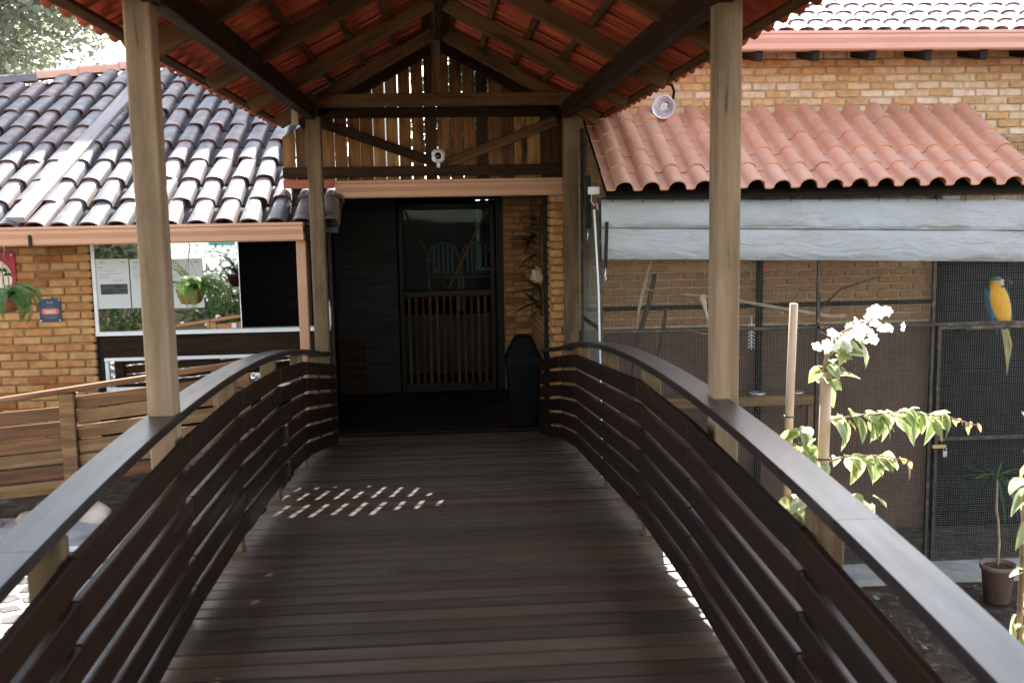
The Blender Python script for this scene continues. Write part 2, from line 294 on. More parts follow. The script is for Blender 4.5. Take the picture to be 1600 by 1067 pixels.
def rock_mesh(seed, sx, sy, sz):
    bm = bmesh.new(); bmesh.ops.create_icosphere(bm, subdivisions=3, radius=1); rn = random.Random(seed)
    from mathutils import noise
    for v in bm.verts:
        n = noise.noise(v.co*1.3+Vector((seed*3.1, 0, 0)))*.35+noise.noise(v.co*3+Vector((seed, 5, 0)))*.12
        v.co *= 1+n; v.co = Vector((v.co.x*sx, v.co.y*sy, v.co.z*sz))
    me = bpy.data.meshes.new('rock'); bm.to_mesh(me); bm.free(); me.materials.append(M['rock'])
    me.polygons.foreach_set('use_smooth', [True]*len(me.polygons)); return me
rl = [(-3.02, 6.74, .11, .10, .075, 'tall pinkish rock at the left end of the fence foot'), (-2.74, 6.84, .15, .08, .06, 'long flat rock in front of the fence post'),
      (-2.36, 6.86, .17, .09, .085, 'rounded rock at the fence foot beside the handrail'), (-1.95, 6.85, .13, .1, .075, 'low rock at the fence foot glimpsed under the handrail'),
      (-3.3, 6.8, .16, .1, .08, 'rock outside the left end of the fence')]
for i, (x, y, a, b, c, l) in enumerate(rl):
    tag(link('rock', rock_mesh(i+2, a, b, c), None, Matrix.Translation((x, y, -1.995+c*.35)) @ Matrix.Rotation(i*1.3, 4, 'Z')), l, 'rock', 'rocks along the fence foot')
tag(link('kerb', MB().box((1.2, 7.62, -3.2), (7.5, 8.06, -2.955)).mesh('kerb', 'concrete')), kind='structure')

# ------------------------------------------------------------------ footbridge
DECK = [(-6, -2.6), (-3, -2.08), (-1, -1.82), (0, -1.73), (1, -1.66), (2, -1.613), (3.2, -1.577), (4, -1.588), (5, -1.643), (6, -1.71), (7, -1.79), (8, -1.88), (8.6, -1.94), (9.3, -2.015)]
def dz(y): return interp(y, DECK)
def rz(y): return -.745-.021*(y-4.2)**2
br = thing('footbridge', 'dark timber footbridge deck arching up to the shaded porch', 'footbridge', (0, 3, -1.58))
y = -2.2; i = 0
while y < 9.22:
    w = .118; s = (dz(y+.06)-dz(y-.06))/.12
    if s != 0 or True:
        Mx = Matrix.Translation((random.uniform(-.012, .012), y, dz(y)-.018+random.uniform(-.002, .002))) @ Matrix.Rotation(math.atan(s)+random.uniform(-.003, .003), 4, 'X') @ Matrix.Rotation(random.uniform(-.0025, .0025), 4, 'Z')
        link('deck_plank', cbox(2.09, .104, .036, 'deck', .005, .002, i % 5), br, Mx)
    y += w; i += 1
vs = []; fs = []; ys = [-2.2+.3*k for k in range(39)]     # dirt packed between the boards
for yy in ys: vs += [(-1.0, yy, dz(yy)-.012), (1.0, yy, dz(yy)-.012), (1.0, yy, dz(yy)-.030), (-1.0, yy, dz(yy)-.030)]
for k in range(len(ys)-1):
    for q in range(4): fs.append((k*4+q, k*4+(q+1) % 4, k*4+4+(q+1) % 4, k*4+4+q))
link('joint_dirt', MB().add(vs, fs).mesh('joint_dirt', 'dirt'), br)
for sx in (-.98, .98, 0):
    vs = []; fs = []; ys = [-2.2+.4*k for k in range(29)]
    for yy in ys:
        for dx, d in ((-.05, -.045), (.05, -.045), (.05, -.25), (-.05, -.25)): vs.append((sx+dx, yy, dz(yy)+d))
    for k in range(len(ys)-1):
        for q in range(4): fs.append((k*4+q, k*4+(q+1) % 4, k*4+4+(q+1) % 4, k*4+4+q))
    fs += [(0, 1, 2, 3), tuple(len(vs)-4+q for q in (3, 2, 1, 0))]
    link('girder', MB().add(vs, fs).mesh('girder', 'darkbeam'), br)
for yy in (1.5, 5.5):
    for sx in (-.98, .98): post('pier', sx, yy, -3.2, dz(yy)-.2, .16, 'darkbeam', br)
nh = MB(); yy = 1.2
ny = [-2.2+.118*k for k in range(97)]
for q in ny:
    if q < 1.5: continue
    for sx in (-.93, -.9, 0, .93, .9):
        for d in (-.025, .025):
            cx, cy = sx+random.uniform(-.008, .008), q+d; zz = dz(cy)+.0012
            nh.add([(cx+.0045*math.cos(a*1.047), cy+.0045*math.sin(a*1.047), zz) for a in range(6)], [(0, 1, 2, 3, 4, 5)])
tag(link('nail_heads', nh.mesh('nail_heads', 'metal'), br), kind='stuff')
link('threshold_strip', cbox(1.9, .035, .010, 'darkbeam', .003), br, Matrix.Translation((0, 9.27, -2.0)))

def railing(sd, label):
    r = thing('railing', label, 'railing', (sd*1.03, 4, dz(4)), 'curved railings of the footbridge')
    PY = [-2.0, -.8, .35, 1.45, 2.68, 3.95, 5.0, 6.2, 7.4, 8.35]
    XS = .985
    if sd > 0: joints = [(q, XS) for q in PY if q != 6.2]+[(8.98, .88)]
    else: joints = [(q, XS) for q in PY[:-1]]+[(8.80, .925)]
    # smooth handrail
    ys = [-2.1+.2*k for k in range(53)]+[8.42]; ys = [q for q in ys if q <= 8.42]; path = [(1.065, q, rz(q)) for q in ys]
    if sd > 0: path += [(1.04, 8.6, rz(8.6)), (1.0, 8.78, rz(8.75)), (.94, 8.98, rz(8.9))]
    else: path = [(x-(.045*max(0, q-7.4)), q, z) for x, q, z in path]+[(1.0, 8.6, rz(8.55)), (.985, 8.8, rz(8.65))]
    vs = []; fs = []; w = .066; t = .036; c = .006
    sec = [(-w, -c), (-w+c, 0), (w-c, 0), (w, -c), (w, -t+c), (w-c, -t), (-w+c, -t), (-w, -t+c)]
    for j, (x, q, z) in enumerate(path):
        a = Vector(path[min(j+1, len(path)-1)])-Vector(path[max(j-1, 0)]); a.z = 0; a.normalize(); nrm = Vector((a.y, -a.x, 0))
        for u, v in sec: p = Vector((x, q, z+v))+nrm*u; vs.append((sd*p.x, p.y, p.z))
    n = 8
    for j in range(len(path)-1):
        for k in range(n): f = (j*n+k, j*n+(k+1) % n, (j+1)*n+(k+1) % n, (j+1)*n+k); fs.append(f if sd < 0 else f[::-1])
    fs += [tuple(range(n)), tuple(len(vs)-n+k for k in range(n))[::-1]]
    # split into lengths with a visible butt joint near Y 2.6
    j0 = max(k for k in range(len(path)) if path[k][1] <= 2.55)
    for a, b in ((0, j0), (j0, len(path)-1)):
        mb = MB(); sub = vs[a*n:(b+1)*n]; sh = .0025 if a else 0
        sub = [(p[0], p[1]+(sh if k < n else 0), p[2]) for k, p in enumerate(sub)]
        fs2 = []
        for j in range(b-a):
            for k in range(n): f = (j*n+k, j*n+(k+1) % n, (j+1)*n+(k+1) % n, (j+1)*n+k); fs2.append(f if sd < 0 else f[::-1])
        fs2 += [tuple(range(n)), tuple(len(sub)-n+k for k in range(n))[::-1]]
        link('handrail', mb.add(sub, fs2).mesh('handrail', 'cap'), r)
    for k in range(len(joints)-1):
        (ya, xa), (yb, xb) = joints[k], joints[k+1]
        if yb < -1: continue
        for m in range(6):
            off = -.036-.055-.047-m*.1195
            za, zb = rz(ya)+off, rz(yb)+off
            p0 = Vector((sd*xa, ya+.002, za)); p1 = Vector((sd*xb, yb-.002, zb))
            beam('slat', p0, p1, .028, .094, 'rail', r, .004)
    for q in PY[1:]:
        if abs(q-3.95) < .01: continue
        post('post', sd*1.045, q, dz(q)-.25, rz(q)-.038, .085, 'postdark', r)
    return r
railing(-1, 'curved dark timber railing on the side of the brick house with plaques')
railing(1, 'curved dark timber railing on the side of the mesh aviary')

# ------------------------------------------------------------------ roof over the footbridge
SL = .55; CX = .04; SA = math.atan(SL)
def rb(d): return 1.42-SL*d          # underside of the rafters at distance d from the ridge
rf = thing('bridge_roof', 'gabled red tile roof on timber posts over the footbridge', 'roof', (CX, 4, -1.58))
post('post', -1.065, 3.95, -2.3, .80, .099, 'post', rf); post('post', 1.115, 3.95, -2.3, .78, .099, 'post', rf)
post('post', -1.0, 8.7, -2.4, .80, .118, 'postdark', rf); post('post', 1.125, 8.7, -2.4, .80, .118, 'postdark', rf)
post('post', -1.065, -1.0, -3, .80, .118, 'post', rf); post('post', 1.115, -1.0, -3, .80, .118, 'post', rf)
RY0 = -1.6; RY1 = 9.42
beam('wall_plate', (CX-1.05, RY0, .835), (CX-1.05, 8.62, .835), .075, .13, 'darkbeam', rf)
beam('wall_plate', (CX+1.05, RY0, .825), (CX+1.05, 8.62, .825), .075, .13, 'darkbeam', rf)
link('bracket', cbox(.05, .06, .12, 'post', .004), rf, Matrix.Translation((CX-1.11, 8.1, .74)))
beam('tie_beam', (-1.06, 8.69, .925), (1.19, 8.69, .925), .07, .105, 'timber', rf)
link('king_post', cbox(.42, .08, .1, 'timber', .004), rf, Matrix.Translation((CX-.02, 8.69, 1.19)) @ Matrix.Rotation(rad(90), 4, 'Y') @ Matrix.Rotation(rad(90), 4, 'X'))
nrm = {s: Vector((s*math.sin(SA), 0, math.cos(SA))) for s in (-1, 1)}
for yy in (8.7, 7.42, 6.12, 4.86, 3.6, 2.3, 1.0, -.3, -1.5):
    for s in (-1, 1):
        off = nrm[s]*.05
        p0 = Vector((CX+s*.012, yy, rb(.012)))+off; p1 = Vector((CX+s*1.30, yy, rb(1.30)))+off
        beam('rafter', p0, p1, .062, .1, 'timber', rf, roll=nrm[s])
beam('ridge_beam', (CX, RY0, 1.46), (CX, RY1, 1.46), .05, .12, 'darkbeam', rf)
TL = .30   # row pitch along the slope
for s in (-1, 1):
    for k in range(6):
        d = .05+k*TL*math.cos(SA)*.975
        if d > 1.35: d = 1.33
        c0 = Vector((CX+s*d, RY0, rb(d)))+nrm[s]*.117
        beam('batten', c0, c0+Vector((0, RY1-RY0, 0)), .045, .03, 'timber', rf, roll=nrm[s])
def roman_mesh(name, mat, W, L, flip=False, edge=None, BH=.064):
    """one roman tile: flat pan then barrel; local X across, Y up the slope, Z out; origin at the lower edge"""
    prof = [(0, .014), (.005, .003), (.02*W+.006, 0), (.27*W, 0), (.315*W, .005)]
    for k in range(9):
        a = math.pi*(1-k/8); prof.append((.68*W+.33*W*math.cos(a), .007+BH*math.sin(a)**.9))
    prof.append((1.05*W, .003)); th = .011
    if flip: prof = [(W-x, z) for x, z in prof][::-1]
    vs = []; n = len(prof)
    for yv, lift in ((0, .014), (L, 0)):
        for x, z in prof: vs.append((x, yv, z+lift+th))
        for x, z in prof: vs.append((x, yv, z+lift))
    fs = []; mi = []
    for k in range(n-1):
        fs.append((k, k+1, 2*n+k+1, 2*n+k)); mi.append(0)
        fs.append((n+k+1, n+k, 3*n+k, 3*n+k+1)); mi.append(0)
    fs += [(0, 2*n, 3*n, n), (n-1, 2*n-1, 4*n-1, 3*n-1)]; mi += [0, 0]
    o = len(vs); vs += vs[:2*n]                      # the fired edge keeps vertices of its own
    for k in range(n-1): fs.append((o+k+1, o+k, o+n+k, o+n+k+1)); mi.append(1)
    mb = MB(); mb.v = vs; mb.f = fs; mb.mi = mi
    me = mb.mesh(name, [mat, edge or mat], False)
    sm = [i_ == 0 for i_ in mi]; me.polygons.foreach_set('use_smooth', sm); return me
RW = .2
rt_m = {-1: roman_mesh('roof_tile', 'redtile', RW, TL+.05, True), 1: roman_mesh('roof_tile', 'redtile', RW, TL+.05)}
far_v = MB()
for s in (-1, 1):
    n = nrm[s]; upv = Vector((-s*math.cos(SA), 0, math.sin(SA)))  # up the slope
    xv = upv.cross(n)                                                # along the eave
    ncol = int((RY1-RY0)/RW)
    for c in range(ncol):
        yc = RY1-(c+1)*RW
        for r_ in range(5):
            d = 1.40-r_*TL*math.cos(SA)
            o = Vector((CX+s*d, yc if xv.y > 0 else yc+RW, rb(d)))+n*(.133+random.uniform(0, .004))
            Mx = frame(o, xv, upv, n) @ Matrix.Rotation(random.uniform(-.012, .012), 4, 'Z')
            if c < 30: link('roof_tile', rt_m[s], rf, Mx)
            else:
                me = rt_m[s]; far_v.add([Mx @ v.co for v in me.vertices], [tuple(p.vertices) for p in me.polygons])
tag(link('roof_tile', far_v.mesh('roof_tile', 'redtile', True), rf), kind='stuff')
for k in range(28):
    yy = RY1-.4*(k+1)
    vs = []; fs = []
    for q, (yv, rr) in enumerate(((0, .14), (.44, .125))):
        for a in range(7): an = math.pi*a/6; vs.append((CX+rr*math.cos(an), yy+yv, 1.56+rr*.8*math.sin(an)+(.02 if q == 0 else 0)))
    for a in range(6): fs.append((a, a+1, 8+a, 7+a))
    link('ridge_tile', MB().add(vs, fs).mesh('ridge_tile', 'redtile', True), rf)
link('ridge_light_block', cbox(.26, RY1-RY0-.02, .05, 'mortar', .004), rf, Matrix.Translation((CX, (RY0+RY1)/2, 1.565)))  # added under the ridge tiles so no sun leaks through to the deck

# ------------------------------------------------------------------ plank gable at the end of the bridge
gb = thing('gable_wall', 'brown vertical plank gable above the porch entrance with cross braces', 'gable wall', (0, 9.2, .26))
PWd = .113; x = -1.335; i = 0
while x < 1.10:
    d = abs(x+PWd/2-CX); top = min(1.385-SL*d, 1.5)
    gap = .011 if -.55 < x < .50 else (.005 if x < 0 else .0015)
    w = PWd-gap
    # slanted top cut
    x0, x1 = x, x+w
    z0 = 1.43-SL*abs(x0-CX); z1 = 1.43-SL*abs(x1-CX)
    zb = .262; cz = (zb+(z0+z1)/2)/2; cx = (x0+x1)/2
    ch = .002
    P = [(x0, zb), (x1, zb), (x1, z1), (x0, z0)]
    vs = [(zz-cz, -(xx-cx), yy) for yy in (-.011, .011) for xx, zz in P]    # local X is up
    fs = [(3, 2, 1, 0), (4, 5, 6, 7)]+[(q, (q+1) % 4, 4+(q+1) % 4, 4+q) for q in range(4)]
    Mx = Matrix(((0, -1, 0, cx), (0, 0, 1, 9.225+random.uniform(-.002, .002)), (1, 0, 0, cz), (0, 0, 0, 1)))
    link('plank', MB().add(vs, fs).mesh('plank', 'gable'), gb, Mx)
    x += PWd; i += 1
beam('beam', (-1.02, 9.17, .868), (1.09, 9.17, .868), .06, .088, 'darkbeam', gb)
beam('sill_beam', (-1.335, 9.17, .363), (1.11, 9.17, .363), .06, .09, 'darkbeam', gb)
beam('brace', (-1.03, 9.175, .80), (-.01, 9.175, .435), .045, .085, 'darkbeam', gb)
beam('brace', (1.07, 9.175, .785), (.09, 9.175, .425), .045, .085, 'timber', gb)
for s in (-1, 1):
    beam('rafter', Vector((CX+s*.01, 9.17, 1.445)), Vector((CX+s*1.22, 9.17, 1.445-SL*1.21)), .06, .1, 'darkbeam', gb, roll=nrm[s])
# gutter under it
def gutter(name, x0, x1, y, z0, z1, mat, parent, dep=.11):
    h = z1-z0
    prof = [(0, h), (-.012, h), (-.014, h*.86), (-.004, h*.8), (-.004, h*.62), (.012, h*.35), (.014, .012), (.024, 0), (dep, 0), (dep, h), (dep-.008, h), (dep-.008, .012), (.03, .012), (.012, h*.62)]
    vs = [(xx, y+a, z0+b) for xx in (x0, x1) for a, b in prof]; n = len(prof)
    fs = [(q, (q+1) % n, n+(q+1) % n, n+q) for q in range(n)]+[tuple(range(n)), tuple(range(2*n-1, n-1, -1))]
    return link(name, MB().add(vs, fs).mesh(name, mat), parent)
pg = thing('porch_gutter', 'peach painted metal gutter under the plank gable', 'gutter', (.1, 9.14, .13))
gutter('trough', -.885, 1.128, 9.10, .135, .285, 'gutter', pg)
link('fascia', cbox(.44, .03, .075, 'gutterred', .003), pg, Matrix.Translation((-1.11, 9.13, .262)))
# security camera on the sill beam
sc = thing('security_camera', 'small white square security camera with black lens on the gable', 'camera', (.02, 9.1, .45))
link('housing', cbox(.112, .08, .112, 'white', .024), sc, Matrix.Translation((.018, 9.10, .487)))
T = Matrix.Translation((.018, 9.06, .487)) @ Matrix.Rotation(rad(90), 4, 'X')
link('ring', MB().lathe([(.046, -.004), (.046, .006), (.036, .010), (.03, .002)], 24, T=T).mesh('ring', 'white', True), sc)
link('lens', MB().lathe([(.03, 0), (.022, .004), (.001, .006)], 20, T=T).mesh('lens', 'lens', True), sc)
link('bracket', cbox(.03, .05, .06, 'white', .004), sc, Matrix.Translation((.018, 9.14, .42)))

# ------------------------------------------------------------------ bricks
_bm = {}
def brick_wall(parent, mortar, bmat, x0, x1, z0, z1, y, bl, bh, joint=.012, limit=300, order='down', face='-Y', depth=.1, X=None, stuff=False, mz=None):
    """bricks stand proud of a mortar wall; returns nothing. face -Y (wall plane at y) or -X (plane at x=X, x0..x1 run along Y)"""
    rows = int(round((z1-z0)/bh)); n_ind = 0; rest = MB()
    rws = range(rows-1, -1, -1) if order == 'down' else range(rows)
    for r in rws:
        z = z0+(r+.5)*bh; off = (r % 2)*bl/2+random.uniform(-.012, .012)
        xx = x0-off
        while xx < x1-.02:
            a, b = max(xx, x0), min(xx+bl-joint-random.uniform(-.003, .003), x1)
            if b-a > .03:
                L = round((b-a)/.01)*.01; v = random.randint(0, 5)
                key = (L, round(bh, 4), v, bmat)
                if key not in _bm: _bm[key] = cbox(L, .05, bh-joint, bmat, .008, .0036, v)
                me = _bm[key]
                py = random.uniform(-.003, .003)
                if face == '-Y': Mx = Matrix.Translation(((a+b)/2, y+.012+py, z+random.uniform(-.0015, .0015)))
                else: Mx = Matrix.Translation((X+.012+py, (a+b)/2, z)) @ Matrix.Rotation(rad(90), 4, 'Z')
                Mx = Mx @ Matrix.Rotation(random.uniform(-.006, .006), 4, 'Y')
                if n_ind < limit and not stuff: link('brick', me, parent, Mx); n_ind += 1
                else: rest.add([Mx @ q.co for q in me.vertices], [tuple(p.vertices) for p in me.polygons])
            xx += bl
    if rest.v: tag(link('brick', rest.mesh('brick', bmat), parent), kind='stuff')
    return n_ind

# ------------------------------------------------------------------ house on the left
lh = thing('brick_house', 'low orange brick house with weathered clay tile roof and serving window', 'house', (-3, 9.3, -2))
wl = link('wall', MB().box((-6.2, 9.202, -2.1), (-3.06, 9.42, -.05)).mesh('wall', 'mortar'), lh)
brick_wall(wl, 'mortar', 'brickL', -4.35, -3.035, -2.02, -.06, 9.2, .243, .0715)
# side returns and back walls (dark inside)
link('wall', MB().box((-6.2, 9.42, -2.1), (-6.0, 13.5, .3)).box((-6.2, 13.5, -2.1), (-1.0, 13.7, .9)).mesh('wall', 'whitewall'), lh)
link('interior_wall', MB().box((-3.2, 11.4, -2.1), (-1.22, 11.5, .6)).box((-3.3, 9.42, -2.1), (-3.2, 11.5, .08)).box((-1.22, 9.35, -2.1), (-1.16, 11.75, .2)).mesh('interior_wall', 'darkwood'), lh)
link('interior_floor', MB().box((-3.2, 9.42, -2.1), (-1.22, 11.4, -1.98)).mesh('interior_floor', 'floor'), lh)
link('lintel', cbox(2.1, .08, .12, 'darkwood', .004), lh, Matrix.Translation((-2.04, 9.27, -.17)))
# window
wn_ = link('window', MB().box((-3.03, 9.19, -1.03), (-.985, 9.30, -.995)).mesh('window', 'white'), lh)
link('frame', MB().box((-3.03, 9.20, -.995), (-3.0, 9.25, -.2)).box((-3.06, 9.235, -1.9), (-3.03, 9.3, -.1), 1).mesh('frame', ['white', 'darkwood']), wn_)
link('pane', MB().box((-3.0, 9.219, -.994), (-2.05, 9.225, -.2)).mesh('pane', 'glass'), wn_)
link('pane', MB().box((-2.10, 9.231, -.994), (-1.77, 9.237, -.2)).mesh('pane', 'glass'), wn_)
link('pane_edge', MB().box((-1.772, 9.229, -.994), (-1.766, 9.239, -.2)).mesh('pane_edge', 'alu'), wn_)
link('latch', cbox(.045, .02, .045, 'white', .006), wn_, Matrix.Translation((-1.83, 9.215, -.965)))
link('counter_board', cbox(2.02, .04, .185, 'darkbeam', .004), lh, Matrix.Translation((-2.0, 9.25, -1.135)))
link('counter_rail', cbox(2.0, .05, .03, 'white', .003), lh, Matrix.Translation((-1.98, 9.24, -1.245)))
link('lower_frame', MB().box((-2.98, 9.235, -1.5), (-2.95, 9.275, -1.26)).box((-2.98, 9.235, -1.53), (-1.0, 9.275, -1.5)).mesh('lower_frame', 'white'), lh)
link('pane', MB().box((-2.95, 9.252, -1.5), (-1.0, 9.258, -1.26)).mesh('pane', 'glass'), lh)
link('post', cbox(.07, .07, .95, 'darkwood', .004), lh, Matrix.Translation((-3.0, 9.28, -1.53)))
# roof of the house: board under the tiles, then covers and pans one by one
A25 = rad(25); RN = Vector((0, -math.sin(A25), math.cos(A25))); RU = Vector((0, math.cos(A25), math.sin(A25)))
E0 = Vector((0, 8.735, -.108))
def rp(x, s, h=0): return Vector((x, 0, 0))+E0+RU*s+RN*h
def ridge_s(x):
    yv = 12.68+(x+3.23)*(.36 if x < -3.23 else -.5)
    return (yv-E0.y)/math.cos(A25)
vs = [rp(-8.5, .02, -.012), rp(-.84, .02, -.012), rp(-.84, ridge_s(-.84), -.012), rp(-3.23, ridge_s(-3.23), -.012), rp(-8.5, ridge_s(-8.5), -.012)]
vs2 = [v-RN*.05 for v in vs]
back = [Vector((-.84, 15, -.3)), Vector((-8.5, 15, -.3))]
lr = link('roof', MB().add(vs+vs2, [(0, 1, 2, 3, 4), (9, 8, 7, 6, 5), (0, 5, 6, 1), (1, 6, 7, 2)]).add([vs[2], vs[3], vs[4]]+back, [(0, 3, 4, 2, 1)]).mesh('roof', 'tilepan'), lh)
def barrel(name, mats, w0, w1, h, L, n=8, th=.013, flat=.35, lift=.02):
    """cover tile: local X across, Y up the slope; lower end w0, upper end w1"""
    prof = [(-.5, -.06), (-.485, .35), (-.43, .72), (-.33, .92), (-.17, 1.0), (0, 1.03), (.17, 1.0), (.33, .92), (.43, .72), (.485, .35), (.5, -.06)]
    m = len(prof); vs = []
    for yv, w, lf in ((0, w0, lift), (L, w1, 0)):
        for t in (th, 0):
            for px, pz in prof: vs.append((px*(w+2*t), yv, pz*(h+t)+lf))
    fs = []; mi = []
    for k in range(m-1):
        fs.append((k, k+1, 2*m+k+1, 2*m+k)); mi.append(0)
        fs.append((m+k+1, m+k, 3*m+k, 3*m+k+1)); mi.append(0)
    o = len(vs); vs += vs[:]
    for k in range(m-1): fs.append((o+k+1, o+k, o+m+k, o+m+k+1)); mi.append(1)
    fs += [(o, o+2*m, o+3*m, o+m), (o+m-1, o+2*m-1, o+4*m-1, o+3*m-1)]; mi += [1, 1]
    mb = MB(); mb.v = vs; mb.f = fs; mb.mi = mi; me = mb.mesh(name, mats, False)
    me.polygons.foreach_set('use_smooth', [i_ == 0 for i_ in mi]); return me
def pan(name, mats, w, h, L, n=5):
    vs = []; 
    for yv, lf in ((0, .016), (L, 0)):
        for t in (.011, 0):
            for k in range(n+1): u = -1+2*k/n; vs.append((u*w/2, yv, h*u*u+lf+t))
    m = n+1; fs = []
    for k in range(n): fs += [(k, k+1, 2*m+k+1, 2*m+k), (m+k+1, m+k, 3*m+k, 3*m+k+1), (k+1, k, m+k, m+k+1)]
    return MB().add(vs, fs).mesh(name, mats, True)
cov = [barrel('cover_tile', ['tileold', 'tileedge'], .150, .118, .062, .52), barrel('cover_tile', ['tileold', 'tileedge'], .146, .115, .066, .52)]
panm = pan('pan_tile', 'tilepan', .165, .03, .52)
TP = .2175; TR = .452
nc = 20
for c in range(nc):
    xc = -.90-c*TP
    for r in range(11):
        s0 = r*TR-.04
        if s0+.40 > ridge_s(xc): break
        fx = frame(rp(xc+random.uniform(-.011, .011), s0+random.uniform(-.014, .014), .014), (1, 0, 0), RU, RN) @ Matrix.Rotation(random.uniform(-.04, .04), 4, 'Z') @ Matrix.Rotation(random.uniform(-.04, .04), 4, 'Y') @ Matrix.Rotation(random.uniform(-.012, .012), 4, 'X')
        link('cover_tile', random.choice(cov), lr, fx)
        xp = xc+TP/2
        if xp < -.86: link('pan_tile', panm, lr, frame(rp(xp, s0+.02, -.006), (1, 0, 0), RU, RN) @ Matrix.Rotation(random.uniform(-.01, .01), 4, 'Z'))
# ridge / hip tiles
rm = barrel('ridge_tile', ['roman', 'tileedge'], .2, .17, .075, .45)
rm2 = barrel('ridge_tile', ['tileold', 'tileedge'], .2, .17, .075, .45)
for a, b, n_ in (((-8.2), (-3.23), 12), ((-.95), (-3.23), 6)):
    for k in range(n_):
        xa = a+(b-a)*k/n_; xb = a+(b-a)*(k+1)/n_
        pa, pb = rp(xa, ridge_s(xa), .03), rp(xb, ridge_s(xb), .03)
        yv = (pb-pa).normalized(); zv = Vector((0, 0, 1)); xv = yv.cross(zv).normalized(); zv = xv.cross(yv)
        link('ridge_tile', rm if (k > n_-4) else rm2, lr, frame(pa, xv, yv, zv))
p0, p1 = rp(-3.44, .0, .115), rp(-3.22, ridge_s(-3.25)-.15, .115)
fl = beam('flashing_board', p0, p1, .15, .05, 'white', lr, roll=RN)
fl.data = fl.data.copy(); fl.data.materials[0] = nmat('weathered_pale_board', [(.26, .225, .22)], G, .8, 1.15, .55, .1, .002, .5)
gutter('gutter', -6.5, -1.118, 8.645, -.215, -.06, 'gutter', lh, .14)
link('downpipe', cbox(.085, .06, 1.85, 'gutter', .008), lh, Matrix.Translation((-1.155, 8.79, -1.14)))
link('gutter_bracket', cbox(.03, .008, .16, 'darkwood', .002), lh, Matrix.Translation((-3.32, 8.648, -.135)))

# notices behind the glass
def notice(x0, x1, z0, z1, label, dark):
    t = thing('paper_notice', label, 'notice', ((x0+x1)/2, 9.216, z0), 'paper notices on the window')
    link('sheet', MB().box((x0, 9.2125, z0), (x1, 9.2145, z1)).mesh('sheet', 'paper'), t)
    mb = MB(); w = x1-x0
    rn = random.Random(int(-x0*100))
    for z, a, b, hh in ((z1-.03, .12, .3, .006), (z1-.03, .78, .88, .008), (z1-.075, .1, .22, .007), (z1-.1, .1, .62, .003), (z1-.13, .1, .8, .003), (z1-.15, .1, .42, .003), (z1-.165, .1, .4, .003), (z1-.18, .52, .85, .003), (z1-.195, .52, .8, .003)):
        mb.box((x0+a*w, 9.2112, z-hh/2), (x0+b*w, 9.2123, z+hh/2))
    link('print', mb.mesh('print', 'ink'), t)
    if dark: link('picture', MB().box((x0+.12*w, 9.2108, z0+.125), (x0+.93*w, 9.2123, z0+.215)).mesh('picture', 'inkdark'), t)
notice(-3.0, -2.715, -.79, -.355, 'white paper notice with a dark picture, beside the brick wall', True)
notice(-2.705, -2.425, -.79, -.36, 'white paper notice partly behind the pale roof post', False)
notice(-2.40, -2.08, -.80, -.365, 'white paper notice behind the hanging fern basket by the glass', False)

# plaques
pq = thing('plaque', 'navy blue plaque reading isaac screwed to the orange brick wall', 'plaque', (-3.397, 9.195, -.79))
link('plate', cbox(.186, .012, .2, 'navy', .003), pq, Matrix.Translation((-3.397, 9.18, -.79)) @ Matrix.Rotation(rad(-1), 4, 'Y'))
def pill(w, h, y0, cx, cz, n=10):
    r = h/2; pts = []
    for k in range(n+1): a = -math.pi/2+math.pi*k/n; pts.append((w/2-r+r*math.cos(a), r*math.sin(a)))
    for k in range(n+1): a = math.pi/2+math.pi*k/n; pts.append((-w/2+r+r*math.cos(a), r*math.sin(a)))
    m = len(pts); vs = [(cx+x, y0, cz+z) for x, z in pts]+[(cx+x, y0+.002, cz+z) for x, z in pts]
    return MB().add(vs, [tuple(range(m))]+[(q, q+m, (q+1) % m+m, (q+1) % m) for q in range(m)])
link('pill', pill(.15, .055, 9.1715, -3.395, -.80).mesh('pill', 'coral'), pq)
cu = bpy.data.curves.new('lettering', 'FONT'); cu.body = 'isaac'; cu.size = .054; cu.extrude = .0006; cu.align_x = 'CENTER'; cu.align_y = 'CENTER'; cu.offset = .0008
to = bpy.data.objects.new('lettering_source', cu); COL.objects.link(to)
dg = bpy.context.evaluated_depsgraph_get(); lm = bpy.data.meshes.new_from_object(to.evaluated_get(dg)); bpy.data.objects.remove(to)
lm.materials.clear(); lm.materials.append(M['cream'])
link('lettering', lm, pq, Matrix.Translation((-3.395, 9.1703, -.797)) @ Matrix.Rotation(rad(90), 4, 'X'))
mb = MB()
for x, z, w in ((-3.395, -.758, .066), (-3.395, -.845, .128), (-3.395, -.856, .09)): mb.box((x-w/2, 9.171, z-.0012), (x+w/2, 9.173, z+.0012))
for k in range(5):
    for s in (-1, 1): mb.box((-3.395+s*(.004+.004*k), 9.171, -.738+.003*abs(k-2)), (-3.395+s*(.0062+.004*k), 9.173, -.714+.002*k))
link('small_print', mb.mesh('small_print', 'lavender'), pq)
for x, z in ((-3.478, -.70), (-3.316, -.70), (-3.478, -.88), (-3.316, -.88)):
    link('screw', MB().lathe([(.0075, .0), (.007, .004), (.001, .005)], 10, T=Matrix.Translation((x, 9.174, z)) @ Matrix.Rotation(rad(90), 4, 'X')).mesh('screw', 'white', True), pq)
rs = thing('plaque', 'crimson plaque with a cream disc and palm tree on the brick wall', 'plaque', (-3.87, 9.195, -.47))
link('plate', cbox(.42, .012, .44, 'crimson', .003), rs, Matrix.Translation((-3.872, 9.18, -.49)))
link('disc', MB().lathe([(.001, .0015), (.17, .0015), (.17, 0)], 40, T=Matrix.Translation((-3.865, 9.173, -.50)) @ Matrix.Rotation(rad(90), 4, 'X')).mesh('disc', 'cream'), rs)
mb = MB()
